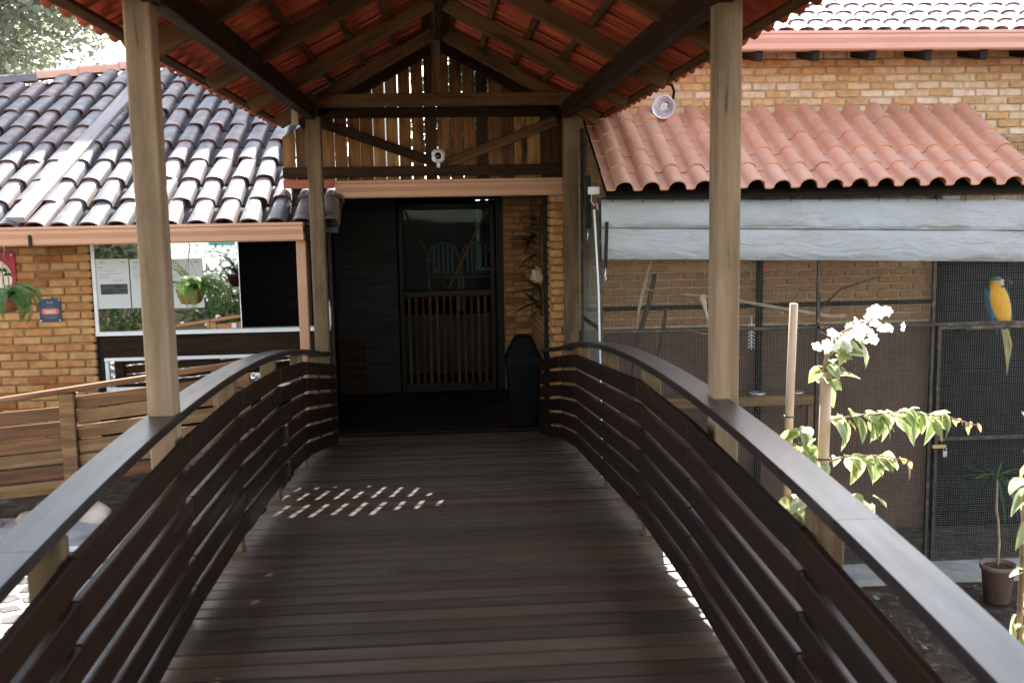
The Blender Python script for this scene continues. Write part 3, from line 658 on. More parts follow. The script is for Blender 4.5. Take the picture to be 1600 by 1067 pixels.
for cx, cz, sz in ((-3.86, -.42, .07), (-3.775, -.435, .055), (-3.73, -.47, .04)):
    for k in range(9):
        a = -.3+k*.45; e = (cx+sz*math.cos(a), cz+sz*.7*math.sin(a)-.01)
        mb.add([(cx, 9.1695, cz), ((cx+e[0])/2, 9.1695, (cz+e[1])/2+.012), (e[0], 9.1695, e[1]), ((cx+e[0])/2, 9.1695, (cz+e[1])/2-.004)], [(0, 1, 2, 3)])
    mb.add([(cx-.004, 9.1697, cz), (cx+.004, 9.1697, cz), (cx+.016, 9.1697, cz-.16), (cx+.006, 9.1697, cz-.16)], [(0, 1, 2, 3)])
link('palm_emblem', mb.mesh('palm_emblem', 'palmprint'), rs)
link('screw', MB().lathe([(.009, .0), (.008, .004), (.001, .005)], 10, T=Matrix.Translation((-3.69, 9.173, -.302)) @ Matrix.Rotation(rad(90), 4, 'X')).mesh('screw', 'white', True), rs)

# bottle on the counter end
bt = thing('bottle', 'slim white bottle standing on the counter end beside the post', 'bottle', (-1.0, 9.235, -.995))
link('body', MB().lathe([(.001, 0), (.03, 0), (.032, .006), (.032, .165), (.028, .18), (.02, .185)], 20, (-1.0, 9.235, -.994)).mesh('body', 'white', True), bt)
link('cap', MB().lathe([(.02, .185), (.021, .19), (.021, .215), (.014, .218), (.012, .24), (.001, .242)], 16, (-1.0, 9.235, -.994)).mesh('cap', 'white', True), bt)

# ------------------------------------------------------------------ entrance porch
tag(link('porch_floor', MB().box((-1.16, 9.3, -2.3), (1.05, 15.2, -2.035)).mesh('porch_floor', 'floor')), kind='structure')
po = thing('porch', 'dark entrance porch with brick pier behind the end of the footbridge', 'porch', (0, 11, -2.03))
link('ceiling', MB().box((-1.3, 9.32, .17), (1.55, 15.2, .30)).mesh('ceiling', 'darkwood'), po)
wb = link('wall', MB().box((.73, 11.615, -2.1), (1.1, 11.75, .17)).mesh('wall', 'mortar'), po)
brick_wall(wb, 'mortar', 'brickL', .74, 1.05, -2.03, .16, 11.6, .23, .07)
ws = link('wall', MB().box((1.062, 9.265, -3.1), (1.30, 15.0, .17)).mesh('wall', 'mortar'), po)
brick_wall(ws, 'mortar', 'brickL', 9.4, 11.6, -2.03, .16, 0, .23, .07, face='-X', X=1.05, stuff=True)
pr = link('pier', MB().box((1.04, 9.225, -3.1), (1.285, 9.40, .13)).mesh('pier', 'mortar'), po)
brick_wall(pr, 'mortar', 'brickL', 1.03, 1.29, -2.03, .13, 9.21, .20, .07)
brick_wall(pr, 'mortar', 'brickL', 9.215, 9.41, -2.03, .13, 0, .2, .07, face='-X', X=1.025)
link('corner_post', cbox(.07, .07, 2.2, 'darkwood', .004), po, Matrix.Translation((1.035, 9.78, -.93)))
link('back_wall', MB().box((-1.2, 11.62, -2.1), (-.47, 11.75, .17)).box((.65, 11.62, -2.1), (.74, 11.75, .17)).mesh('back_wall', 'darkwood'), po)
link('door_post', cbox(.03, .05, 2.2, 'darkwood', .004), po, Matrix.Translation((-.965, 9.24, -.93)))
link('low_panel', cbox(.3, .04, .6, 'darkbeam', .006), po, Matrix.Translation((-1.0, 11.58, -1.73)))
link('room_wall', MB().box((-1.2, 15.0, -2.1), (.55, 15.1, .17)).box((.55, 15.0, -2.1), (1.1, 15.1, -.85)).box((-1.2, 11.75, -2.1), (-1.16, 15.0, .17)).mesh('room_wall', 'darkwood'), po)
# door
dr = thing('door', 'dark half glazed door with V brace and vertical slats below', 'door', (.08, 11.6, -2.03))
for x in (-.42, .60): link('stile', cbox(2.1, .05, .075, 'darkwood', .004), dr, Matrix.Translation((x, 11.6, -.97)) @ Matrix.Rotation(rad(90), 4, 'Y') @ Matrix.Rotation(rad(90), 4, 'X'))
for z, h in ((.06, .07), (-.91, .07), (-1.98, .1)): link('rail', cbox(.98, .045, h, 'darkwood', .004), dr, Matrix.Translation((.09, 11.6, z)))
for k in range(12): link('slat', cbox(1.0, .03, .03, 'timber', .003), dr, Matrix.Translation((-.345+k*.078, 11.6, -1.44)) @ Matrix.Rotation(rad(90), 4, 'Y'))
beam('brace', (-.37, 11.585, .02), (.085, 11.585, -.86), .025, .05, 'timber', dr, roll=(0, 1, 0)); beam('brace', (.55, 11.58, .02), (.10, 11.58, -.86), .025, .05, 'timber', dr, roll=(0, 1, 0))
link('pane', MB().box((-.385, 11.606, -.88), (.565, 11.61, .03)).mesh('pane', 'doorglass'), dr)
# room beyond: side window and two chairs
rw = thing('room_window', 'narrow daylit window in the room behind the door', 'window', (.8, 15.0, -.85))
link('frame', MB().box((.55, 14.96, -.85), (.60, 15.0, .16)).box((1.0, 14.96, -.85), (1.05, 15.0, .16)).box((.60, 14.96, -.85), (1.0, 15.0, -.81)).mesh('frame', 'white'), rw)
link('pane', MB().box((.60, 15.03, -.85), (1.05, 15.036, .165)).mesh('pane', 'tealglass'), rw)
ch0 = None
def plastic_chair(x, y, label):
    t = thing('plastic_chair', label, 'chair', (x, y, -1.27), 'chairs in the dim room')
    vs = []; fs = []; n = 10
    z0 = -1.27
    link('seat', cbox(.42, .42, .03, 'chair', .012), t, Matrix.Translation((x, y, z0+.44)))
    for sx in (-.18, .18):
        for sy in (-.17, .17): link('leg', cbox(.035, .035, .43, 'chair', .006), t, Matrix.Translation((x+sx*1.08, y+sy*1.08, z0+.215)))
    pts = [(x-.2, y+.2, z0+.45), (x-.2, y+.23, z0+.68), (x-.15, y+.25, z0+.82), (x, y+.26, z0+.87), (x+.15, y+.25, z0+.82), (x+.2, y+.23, z0+.68), (x+.2, y+.2, z0+.45)]
    link('back_frame', MB().tube(pts, .018, 6).mesh('back_frame', 'chair', True), t)
    for k in range(5): xx = x-.12+.06*k; link('back_slat', cbox(.028, .012, .38, 'chair', .003), t, Matrix.Translation((xx, y+.24, z0+.65)))
    for sx in (-1, 1): link('armrest', MB().tube([(x+sx*.2, y+.22, z0+.66), (x+sx*.23, y, z0+.66), (x+sx*.22, y-.19, z0+.62), (x+sx*.2, y-.2, z0+.45)], .015, 6).mesh('armrest', 'chair', True), t)
tag(link('platform', MB().box((-1.1, 12.9, -2.03), (1.04, 14.95, -1.275)).mesh('platform', 'floor')), 'dark raised platform in the room behind the door', 'platform')
plastic_chair(.06, 13.4, 'pale plastic armchair seen through the middle of the door glass')
plastic_chair(.50, 13.4, 'pale plastic armchair seen beside the right brace of the door')

# bin
bn = thing('trash_bin', 'black plastic swing lid bin at the right end of the bridge', 'bin', (.79, 9.8, -2.035))
def rsq(cx, cy, hw, hd, z, r=.03):
    out = []
    for sx, sy, a0 in ((1, 1, 0), (-1, 1, 90), (-1, -1, 180), (1, -1, 270)):
        for k in range(4): a = rad(a0+30*k); out.append((cx+sx*(hw-r)+r*math.cos(a), cy+sy*(hd-r)+r*math.sin(a), z))
    return out
def loft(rings):
    n = len(rings[0]); vs = [p for q in rings for p in q]; fs = []
    for j in range(len(rings)-1):
        for k in range(n): fs.append((j*n+k, j*n+(k+1) % n, (j+1)*n+(k+1) % n, (j+1)*n+k))
    fs += [tuple(range(n))[::-1], tuple((len(rings)-1)*n+k for k in range(n))]
    return MB().add(vs, fs)
bx, by = .79, 9.8
link('body', loft([rsq(bx, by, .13, .12, -2.034), rsq(bx, by, .165, .15, -1.46), rsq(bx, by, .172, .157, -1.46), rsq(bx, by, .172, .157, -1.43)]).mesh('body', 'black'), bn)
link('lid', loft([rsq(bx, by, .176, .16, -1.43), rsq(bx, by, .172, .156, -1.40), rsq(bx, by, .085, .085, -1.21), rsq(bx, by, .06, .06, -1.185)]).mesh('lid', 'black'), bn)
link('flap', MB().add([(bx-.12, by-.157, -1.385), (bx+.12, by-.157, -1.385), (bx+.065, by-.092, -1.225), (bx-.065, by-.092, -1.225)], [(0, 1, 2, 3)]).add([(bx-.12, by-.150, -1.385), (bx+.12, by-.150, -1.385), (bx+.065, by-.085, -1.225), (bx-.065, by-.085, -1.225)], [(3, 2, 1, 0)]).mesh('flap', 'black'), bn)

# ------------------------------------------------------------------ plants helpers
def leaf_mesh(L, Wd, mat, bend=.25, seed=0, fold=.3):
    """leaf with midrib fold; base at origin, along +X, drooping"""
    prof = [(0, .02), (.12, .55), (.3, .95), (.5, 1.0), (.7, .75), (.88, .35), (1, .0)]
    vs = []; fs = []
    for u, w in prof:
        x = L*u; z = -bend*L*u*u; ww = w*Wd/2
        vs += [(x, -ww, z+fold*ww), (x, 0, z), (x, ww, z+fold*ww)]
    for k in range(len(prof)-1):
        a = 3*k; fs += [(a, a+3, a+4, a+1), (a+1, a+4, a+5, a+2)]
    return MB().add(vs, fs).mesh('leaf', mat, True)
def orient(o, d, up=(0, 0, 1), roll=0):
    x = Vector(d).normalized(); u = Vector(up); y = u.cross(x)
    if y.length < .05: y = Vector((0, 1, 0)).cross(x)
    y.normalize(); z = x.cross(y)
    return frame(o, x, y, z) @ Matrix.Rotation(roll, 4, 'X')
def frond_mesh(L, mat, droop, seed, n=22, lw=.13):
    rn = random.Random(seed); vs = []; fs = []; mb = MB(); pts = []
    x = z = 0; a = rad(62)
    for k in range(n+1):
        pts.append(Vector((x, rn.uniform(-.002, .002), z))); st = L/n
        x += st*math.cos(a); z += st*math.sin(a); a -= droop/n*(1.0+.8*k/n)
    for k in range(n):
        t = (pts[k+1]-pts[k]).normalized(); u = k/n
        ll = L*lw*math.sin(math.pi*min(1, .12+.88*u))**.7*(1-.25*u)
        if k < 2: continue
        for s in (-1, 1):
            for h in (0, .5):
                b = pts[k].lerp(pts[k+1], h); d = (t*.35+Vector((0, s, 0))+Vector((0, 0, -.18+rn.uniform(-.15, .1)))).normalized()
                e = b+d*ll; wv = t*L/n*.15
                mb.add([b-wv, b+wv, b+d*ll*.6+wv*.9, e, b+d*ll*.6-wv*.9], [(0, 1, 2, 3, 4)])
    mb.tube(pts, [.0022]*(n+1), 3)
    return mb.mesh('frond', mat)
def hanging_fern(x, y, zp, ztop, r, label, spec, mats, seed):
    rn = random.Random(seed); h = r*1.0
    t = thing('hanging_fern', label, 'hanging plant', (x, y, zp), 'fern baskets hanging from the gutter')
    link('pot', MB().lathe([(.001, 0), (.5*r, 0), (.72*r, .12*h), (.93*r, .55*h), (.99*r, .9*h), (1.06*r, .92*h), (1.07*r, 1.04*h), (1.0*r, 1.04*h), (.93*r, .95*h), (.001, .93*h)], 28, (x, y, zp)).mesh('pot', 'terracotta', True), t)
    hk = Vector((x, y, ztop-.12))
    for k in range(3):
        a = 2.1*k+.6; link('hanger', MB().tube([(x+r*math.cos(a), y+r*math.sin(a), zp+h), hk], .0018, 4).mesh('hanger', 'bark'), t)
    link('hook', MB().tube([hk, hk+Vector((.006, 0, .05)), hk+Vector((.016, 0, .09)), hk+Vector((.004, 0, .12))], .005, 6).mesh('hook', 'bark', True), t)
    ms = [frond_mesh(L, random.choice(mats), dr, seed*10+i) for i, (L, dr) in enumerate(((.36, 2.0), (.42, 2.4), (.30, 1.6), (.46, 2.6), (.24, 1.9)))]
    for a, i, tilt, sc in spec(rn):
        link('frond', ms[i], t, Matrix.Translation((x+.02*math.cos(a), y+.02*math.sin(a), zp+h*.95)) @ Matrix.Rotation(a, 4, 'Z') @ Matrix.Rotation(tilt, 4, 'Y') @ Matrix.Scale(sc, 4))
def specA(rn):
    o = []
    for k in range(46): a = rn.gauss(-.15, 1.0); o.append((a, rn.randint(0, 4), rn.uniform(-.25, .5), rn.uniform(.75, 1.15)))
    for k in range(10): o.append((rn.uniform(0, 6.28), rn.choice((2, 4)), rn.uniform(-.5, .2), rn.uniform(.6, 1)))
    for k in range(3): o.append((rn.uniform(1.2, 3.5), 2, -.45, 1.0+.3*k))
    return o
def specB(rn):
    o = []
    for k in range(56): o.append((rn.gauss(-.1, 1.3), rn.randint(0, 4), rn.uniform(-.2, .6), rn.uniform(.7, 1.05)))
    return o
hanging_fern(-1.965, 8.25, -.685, -.20, .107, 'hanging fern basket with arching fronds in front of the window', specA, ['fern', 'fern', 'fernold'], 3)
hanging_fern(-3.38, 8.25, -.715, -.20, .115, 'hanging fern basket in front of the brick wall beside the blue plaque', specB, ['fernold', 'fern', 'fernold'], 5)

# fern/orchid hung on the porch wall
of = thing('mounted_orchid', 'dark strap leaved plant with a pale root ball on the porch wall', 'plant', (1.0, 10.3, -.7))
link('root_ball', rock_mesh(11, .07, .06, .09), of, Matrix.Translation((.98, 10.2, -.66))); WM  # pale roots
of.children[0].data.materials[0] = M['rope']
om = [leaf_mesh(.34, .05, 'darkleaf', .5), leaf_mesh(.26, .06, 'darkleaf', .8), leaf_mesh(.42, .045, 'darkleaf', .2)]
for k in range(34):
    z = -.05-random.random()*.95; a = random.uniform(0, 6.28)
    d = Vector((-abs(math.cos(a))-.1, math.sin(a)*.8, random.uniform(-.5, .9)))
    link('leaf', random.choice(om), of, orient((1.0, 10.2+random.uniform(-.12, .12), z), d, roll=random.uniform(-.6, .6)) @ Matrix.Scale(random.uniform(.6, 1.0), 4))
link('stem', MB().tube([(1.02, 10.2, .05), (1.0, 10.2, -.5), (1.01, 10.2, -1.05)], .012, 6).mesh('stem', 'darkbranch', True), of)

# ------------------------------------------------------------------ fence / ramp balustrade on the left
fn = thing('slat_fence', 'brown horizontal slat fence with sloping handrail below the brick wall', 'fence', (-2.4, 7, -2))
def fzt(x): return -1.20+.13*(x+2.97)      # handrail
for x in (-3.55, -2.515, -1.5): post('post', x, 7.0, -2.02, fzt(x)-.02, .1, 'slatwood', fn)
for (xa, xb, dz_, sl) in ((-3.5, -2.565, 0, .075), (-2.465, -1.3, .045, .105)):
    for k in range(6):
        za = fzt(-2.97)-.085-.102*k-.04+(xa+2.97)*sl+dz_; zb = fzt(-2.97)-.085-.102*k-.04+(xb+2.97)*sl+dz_
        beam('slat', (xa, 7.0+random.uniform(-.008, .008), za+random.uniform(-.006, .006)), (xb, 7.0, zb+random.uniform(-.006, .006)), .03, .086, 'slatwood', fn, .004)
beam('handrail', (-3.9, 6.99, fzt(-3.9)), (-1.15, 6.99, fzt(-1.15)), .09, .035, 'slatwood', fn)

# ------------------------------------------------------------------ house on the right
rh = thing('brick_building', 'buff brick building with pale tile roof and pink gutter above the aviary', 'building', (3.5, 9.2, -3))
wr = link('wall', MB().box((1.2, 9.052, -1.07), (7.5, 9.3, 1.38)).mesh('wall', 'mortarR'), rh)
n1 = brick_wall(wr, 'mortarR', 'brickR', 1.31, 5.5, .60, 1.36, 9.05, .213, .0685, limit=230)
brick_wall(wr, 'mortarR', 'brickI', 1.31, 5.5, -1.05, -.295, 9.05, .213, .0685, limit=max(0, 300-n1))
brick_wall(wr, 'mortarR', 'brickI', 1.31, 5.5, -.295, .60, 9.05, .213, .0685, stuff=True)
link('plinth', MB().box((1.2, 9.05, -3.1), (7.5, 9.3, -1.07)).mesh('plinth', 'plaster'), rh)
link('wall', MB().box((7.3, 9.3, -3.1), (7.5, 16, 1.4)).mesh('wall', 'mortarR'), rh)
U0 = Vector((0, 8.66, 1.40)); 
def up_(x, s, h=0): return Vector((x, 0, 0))+U0+RU*s+RN*h
rr_ = link('roof', MB().add([up_(.9, .03, -.03), up_(7.8, .03, -.03), up_(7.8, 4.4, -.03), up_(.9, 4.4, -.03), (7.8, 16.5, 1.2), (.9, 16.5, 1.2), (.9, 8.7, 1.36), (7.8, 8.7, 1.36)], [(0, 1, 2, 3), (3, 2, 4, 5), (6, 7, 1, 0)]).mesh('roof', 'darkwood'), rh)
cw = barrel('cover_tile', ['tilewhite', 'tileedge'], .125, .10, .05, .31, 7); pw = pan('pan_tile', 'tilewhite', .12, .02, .31)
for c in range(21):
    xc = 2.1+c*.168
    for r in range(7):
        fx = frame(up_(xc+random.uniform(-.006, .006), r*.262-.03, .016), (1, 0, 0), RU, RN) @ Matrix.Rotation(random.uniform(-.03, .03), 4, 'Z')
        link('cover_tile', cw, rr_, fx)
        link('pan_tile', pw, rr_, frame(up_(xc+.084, r*.262-.01, -.006), (1, 0, 0), RU, RN))
gutter('gutter', 1.5, 7.6, 8.56, 1.29, 1.442, 'gutterpink', rh, .12)
for k in range(7):
    x = 2.74+k*.488
    link('rafter_tail', cbox(.46, .06, .085, 'darkwood', .004), rh, Matrix.Translation((x-.02, 8.86, 1.295)) @ Matrix.Rotation(rad(90), 4, 'Z') @ Matrix.Rotation(rad(-12), 4, 'Y'))

# ------------------------------------------------------------------ aviary
av = thing('aviary', 'wire mesh aviary with steel frame under a salmon tile lean-to roof', 'aviary', (3, 8.5, -3))
AT = math.atan(.55); AN = Vector((0, -math.sin(AT), math.cos(AT))); AU = Vector((0, math.cos(AT), math.sin(AT))); A0 = Vector((0, 7.8, .125))
AW = .2045; AR = .288
am = roman_mesh('roof_tile', 'roman', AW, AR+.05, False, 'romanedge')
ar = link('roof', MB().box((1.29, 0, -.05), (4.80, 1.43, -.03), T=frame(A0, (1, 0, 0), AU, AN)).mesh('roof', 'darkwood'), av)
for c in range(17):
    for r in range(5):
        o = A0+Vector((1.285+c*AW+random.uniform(-.003, .003), 0, 0))+AU*(r*AR+random.uniform(-.005, .005))+AN*random.uniform(-.002, .004)
        link('roof_tile', am, ar, frame(o, (1, 0, 0), AU, AN) @ Matrix.Rotation(random.uniform(-.008, .008), 4, 'Z'))
# frame
def bar(p0, p1, w=.032, mat='metal', n='frame_bar'): return beam(n, p0, p1, w, w, mat, av, .003)
ZT, ZB = .08, -2.96
bar((1.27, 8, ZB), (1.27, 8, ZT)); bar((3.03, 8, ZB), (3.03, 8, ZT), .028); bar((3.985, 8, ZB), (3.985, 8, ZT), .030); bar((5.4, 8, ZB), (5.4, 8, ZT))
bar((1.27, 8, -.965), (5.4, 8, -.975), .028); bar((1.27, 8, ZT), (5.4, 8, ZT), .04); bar((1.27, 8, ZB), (5.4, 8, ZB), .04)
bar((1.27, 8, -.95), (1.27, 9.03, -.95), .028); bar((1.27, 9.03, ZB), (1.27, 9.03, .7), .03); bar((1.27, 8, ZB), (1.27, 9.03, ZB), .03)
link('shade_net', MB().box((4.56, 9.0, -3.0), (5.45, 9.03, -.1)).mesh('shade_net', 'black'), av)
# inner frame by the back wall
for x in (2.86, 4.52): bar((x, 8.98, -3), (x, 8.98, .5), .05, 'black')
bar((1.3, 8.98, -.88), (4.52, 8.98, -.88), .035, 'black')
# door
ad = link('door', cbox(.03, .03, 1.97, 'metal', .003), av, Matrix.Translation((4.035, 7.985, -1.985)))
for p0, p1 in (((4.02, 7.985, -1.0), (4.86, 7.985, -1.0)), ((4.02, 7.985, -1.92), (4.86, 7.985, -1.92)), ((4.02, 7.985, -2.95), (4.86, 7.985, -2.95)), ((4.85, 7.985, -2.95), (4.85, 7.985, -1.0))):
    beam('door_rail', p0, p1, .028, .028, 'metal', ad, .003)
link('bolt', cbox(.12, .025, .03, 'brass', .004), ad, Matrix.Translation((4.05, 7.955, -1.975)))
link('padlock', MB().box((4.085, 7.945, -2.06), (4.118, 7.962, -2.015)).tube([(4.09, 7.953, -2.015), (4.09, 7.953, -1.99), (4.1015, 7.953, -1.982), (4.113, 7.953, -1.99), (4.113, 7.953, -2.015)], .004, 5).mesh('padlock', 'steel'), ad)
def wires(P0, ux, uz, nx, nz, sp, r):
    mb = MB(); P0 = Vector(P0); ux = Vector(ux); uz = Vector(uz); nn = ux.cross(uz)
    def wire(a, b):
        t = (b-a).normalized(); u = nn; w = t.cross(u)
        vs = []
        for p in (a, b):
            for k in range(3): an = 2.094*k; vs.append(p+(u*math.cos(an)+w*math.sin(an))*r)
        mb.add(vs, [(0, 1, 4, 3), (1, 2, 5, 4), (2, 0, 3, 5)])
    for i in range(nx+1):
        nseg = 1; o = P0+ux*sp*(i+random.uniform(-.08, .08)); wire(o, o+uz*sp*nz)
    for k in range(nz+1):
        o = P0+uz*sp*(k+random.uniform(-.08, .08))+nn*.0015; wire(o, o+ux*sp*nx)
    return mb
tag(link('wire_mesh', wires((1.28, 8.005, -2.95), (1, 0, 0), (0, 0, 1), 216, 161, .019, .00065).mesh('wire_mesh', 'wire'), av), kind='stuff')
tag(link('wire_mesh', wires((1.275, 8.01, -2.95), (0, 1, 0), (0, 0, 1), 54, 157, .019, .0010).mesh('wire_mesh', 'wiredark'), av), kind='stuff')
# shelf and perches inside
sh = thing('shelf', 'rough wooden shelf across the inside of the aviary', 'shelf', (2.4, 8.6, -1.65))
link('board', cbox(1.75, .18, .085, 'slatwood', .004), sh, Matrix.Translation((2.42, 8.6, -1.66)))
for x in (1.62, 3.2): link('support', cbox(.05, .05, 1.3, 'slatwood', .004), sh, Matrix.Translation((x, 8.6, -2.35)))
def dish(x, l):
    tag(link('dish', MB().lathe([(.001, .0), (.05, 0), (.075, .022), (.07, .022), (.048, .006), (.001, .006)], 20, (x, 8.57, -1.617)).mesh('dish', 'alu', True)), l, 'dish', 'feeding dishes on the aviary shelf')
dish(2.72, 'shallow pale dish on the aviary shelf next to the roof post'); dish(3.06, 'shallow pale dish on the aviary shelf under the stake')
def branch(pts, r, mat, label):
    tag(link('branch', MB().tube(pts, r, 6).mesh('branch', mat, True), None), label, 'branch', 'branches set up as perches')
branch([(2.05, 8.5, -.72), (2.5, 8.5, -.78), (2.9, 8.45, -.86), (3.3, 8.4, -.93), (3.42, 8.4, -.93)], [.012, .014, .017, .02, .02], 'branch', 'long pale branch sloping behind the right roof post')
branch([(1.83, 8.6, -.33), (1.74, 8.55, -.6), (1.68, 8.55, -.85), (1.66, 8.6, -1.05)], [.014, .016, .013, .01], 'branch', 'upright pale forked branch at the left of the aviary')
branch([(1.85, 8.7, -.56), (1.8, 8.7, -.8), (1.72, 8.75, -1.1), (1.66, 8.75, -1.5), (1.64, 8.75, -3.0)], [.02, .02, .022, .024, .025], 'darkbranch', 'dark upright stump with a cut top inside the aviary')
branch([(1.95, 8.7, -.85), (1.9, 8.7, -1.2), (1.82, 8.72, -1.6), (1.8, 8.72, -3.0)], [.015, .018, .02, .02], 'darkbranch', 'thin dark stick beside the stump in the aviary')
branch([(1.5, 8.6, -.72), (1.75, 8.6, -.68), (2.1, 8.6, -.75)], [.006, .007, .006], 'branch', 'thin arched twig above the frayed rope')
branch([(2.75, 8.5, -.83), (3.1, 8.5, -1.0), (3.5, 8.5, -1.2)], [.006, .006, .005], 'branch', 'thin pale twig crossing below the long pale branch')
branch([(3.1, 8.6, -1.75), (3.4, 8.6, -1.5), (3.75, 8.6, -1.3)], [.012, .011, .008], 'darkbranch', 'dark lichen spotted stick leaning behind the white flowers')
branch([(3.3, 8.7, -.9), (3.5, 8.7, -.72), (3.85, 8.7, -.62)], [.01, .009, .006], 'darkbranch', 'dark curved twig above the white flowers')
branch([(2.1, 8.7, -1.05), (2.35, 8.7, -1.1), (2.6, 8.7, -1.3)], [.006, .006, .005], 'branch', 'thin drooping twig left of the right roof post')
branch([(4.5, 8.42, -1.06), (4.9, 8.42, -1.055), (5.35, 8.42, -1.05)], [.02, .02, .02], 'branch', 'perch under the macaw behind the steel bar')
# rope toy
rp_ = tag(link('rope_toy', MB().tube([(2.19, 8.4, -.72), (2.2, 8.4, -.78), (2.22, 8.4, -.86), (2.25, 8.4, -.95), (2.28, 8.4, -1.0)], [.016, .024, .012, .018, .03], 7).tube([(2.19, 8.4, -.72), (2.17, 8.4, -.76), (2.2, 8.4, -.79)], .008, 5).tube([(2.25, 8.4, -.95), (2.24, 8.4, -1.0)], [.01, .014], 5).mesh('rope_toy', 'rope', True)), 'frayed pale knotted rope toy hanging inside the aviary', 'rope toy')
cd_ = tag(link('hanging_toy', MB().tube([(2.72, 8.4, .0), (2.72, 8.4, -.5)], .002, 4).lathe([(.001, .0), (.018, .01), (.018, .03), (.001, .04)], 10, (2.72, 8.4, -.54)).mesh('hanging_toy', 'coral')), 'small red toy hanging on a string beside the roof post', 'toy')
mb = MB(); mb.tube([(2.58, 8.3, -.9), (2.58, 8.3, -1.18)], .003, 4)
for k in range(7):
    for s in (-1, 1): mb.tube([(2.58, 8.3, -.96-.03*k), (2.58+s*.028, 8.3, -.985-.03*k)], .0035, 4)
tag(link('feather_toy', mb.mesh('feather_toy', 'white')), 'white comb shaped toy hanging behind the steel bar', 'toy')

# macaw
mc = thing('macaw', 'blue and gold macaw perched high behind the aviary mesh', 'macaw', (4.745, 8.42, -1.03))
mx, my, mz = 4.745, 8.40, -.63
ell = [(-.445, .0, .012, .010), (-.42, .0, .03, .026), (-.37, .0, .052, .05), (-.31, -.004, .067, .062), (-.24, -.008, .076, .070), (-.17, -.010, .074, .066), (-.12, -.008, .062, .056), (-.085, -.004, .052, .05), (-.055, .002, .05, .052), (-.025, .008, .046, .05), (-.004, .012, .032, .038), (.008, .014, .012, .015)]
vs = []; n = 18; fs = []; mi = []
for z, ox, rx, ry in ell:
    lean = -.30*(z+.05)
    for k in range(n): a = 2*math.pi*k/n; g_ = 1.22 if z < -.06 else 1.1; vs.append((mx+ox+g_*rx*math.cos(a)+lean*.75-.012, my+ry*math.sin(a), mz+z))
for j in range(len(ell)-1):
    for k in range(n):
        fs.append((j*n+k, j*n+(k+1) % n, (j+1)*n+(k+1) % n, (j+1)*n+k)); a = 2*math.pi*(k+.5)/n
        c_, s_ = math.cos(a), math.sin(a); z = ell[j][0]
        if z > -.03: m_ = 2
        elif z > -.09: m_ = 0 if (s_ < .25 and c_ < .2) else (3 if s_ < .3 else 1)
        elif z < -.40: m_ = 2
        else: m_ = 0 if s_ < .30 and abs(c_) < .93 else 1
        mi.append(m_)
fs.append(tuple(range(n))[::-1]); mi.append(2); fs.append(tuple((len(ell)-1)*n+k for k in range(n))); mi.append(2)
mbm = MB(); mbm.v = vs; mbm.f = fs; mbm.mi = mi
link('body', mbm.mesh('body', ['feather_y', 'feather_b', 'feather_g', 'beak'], True), mc)
T = Matrix.Translation((mx+.018, my-.044, mz-.045)) @ Matrix.Rotation(rad(95), 4, 'X') @ Matrix.Rotation(rad(25), 4, 'Y')
fc = MB().lathe([(.001, .012), (.018, .010), (.029, .003), (.031, -.01)], 16, T=T).mesh('face_patch', 'face', True); link('face_patch', fc, mc)
link('eye', MB().lathe([(.006, 0), (.004, .004), (.0005, .005)], 8, T=T @ Matrix.Translation((.002, .01, .010))).mesh('eye', 'beak', True), mc)
link('beak', MB().tube([(mx+.035, my-.045, mz-.03), (mx+.062, my-.055, mz-.034), (mx+.08, my-.058, mz-.055), (mx+.08, my-.057, mz-.085)], [.026, .024, .016, .002], 10).tube([(mx+.035, my-.045, mz-.065), (mx+.055, my-.052, mz-.075), (mx+.062, my-.053, mz-.068)], [.016, .013, .004], 8).mesh('beak', 'beak', True), mc)
def wing(s):
    rings = []
    for z, w, d in ((-.10, .012, .02), (-.16, .022, .05), (-.26, .022, .056), (-.36, .016, .045), (-.46, .008, .022), (-.50, .002, .006)):
        cx = mx+s*.080*(1 if z > -.4 else .7)-.22*(z+.05)-.012; cy = my+.03
        rings.append([(cx+w*math.cos(2*math.pi*k/10), cy+d*math.sin(2*math.pi*k/10), mz+z) for k in range(10)])
    return loft(rings)
for s in (-1, 1): link('wing', wing(s).mesh('wing', 'feather_b', True), mc)
for k in range(5):
    x0 = mx+.075+(k-2)*.011; x1 = mx+.125+(k-2)*.014+random.uniform(-.006, .006); zt = mz-.86+abs(k-2)*.09
    vs = [(x0-.011, my+.01+.002*k, mz-.40), (x0+.011, my+.01+.002*k, mz-.40), (x1+.012, my+.012+.002*k, zt+.10), (x1, my+.012+.002*k, zt), (x1-.012, my+.012+.002*k, zt+.10)]
    vs2 = [(a, b+.003, c) for a, b, c in vs]
    link('tail_feather', MB().add(vs+vs2, [(0, 1, 2, 3, 4), (9, 8, 7, 6, 5)]+[(q, q+5, (q+1) % 5+5, (q+1) % 5) for q in range(5)]).mesh('tail_feather', 'feather_t'), mc)
for s in (-1, 1): link('foot', MB().tube([(mx+.06+s*.03, my, mz-.40), (mx+.065+s*.03, my-.01, mz-.415), (mx+.065+s*.032, my+.0, mz-.405)], .009, 6).mesh('foot', 'beak', True), mc)

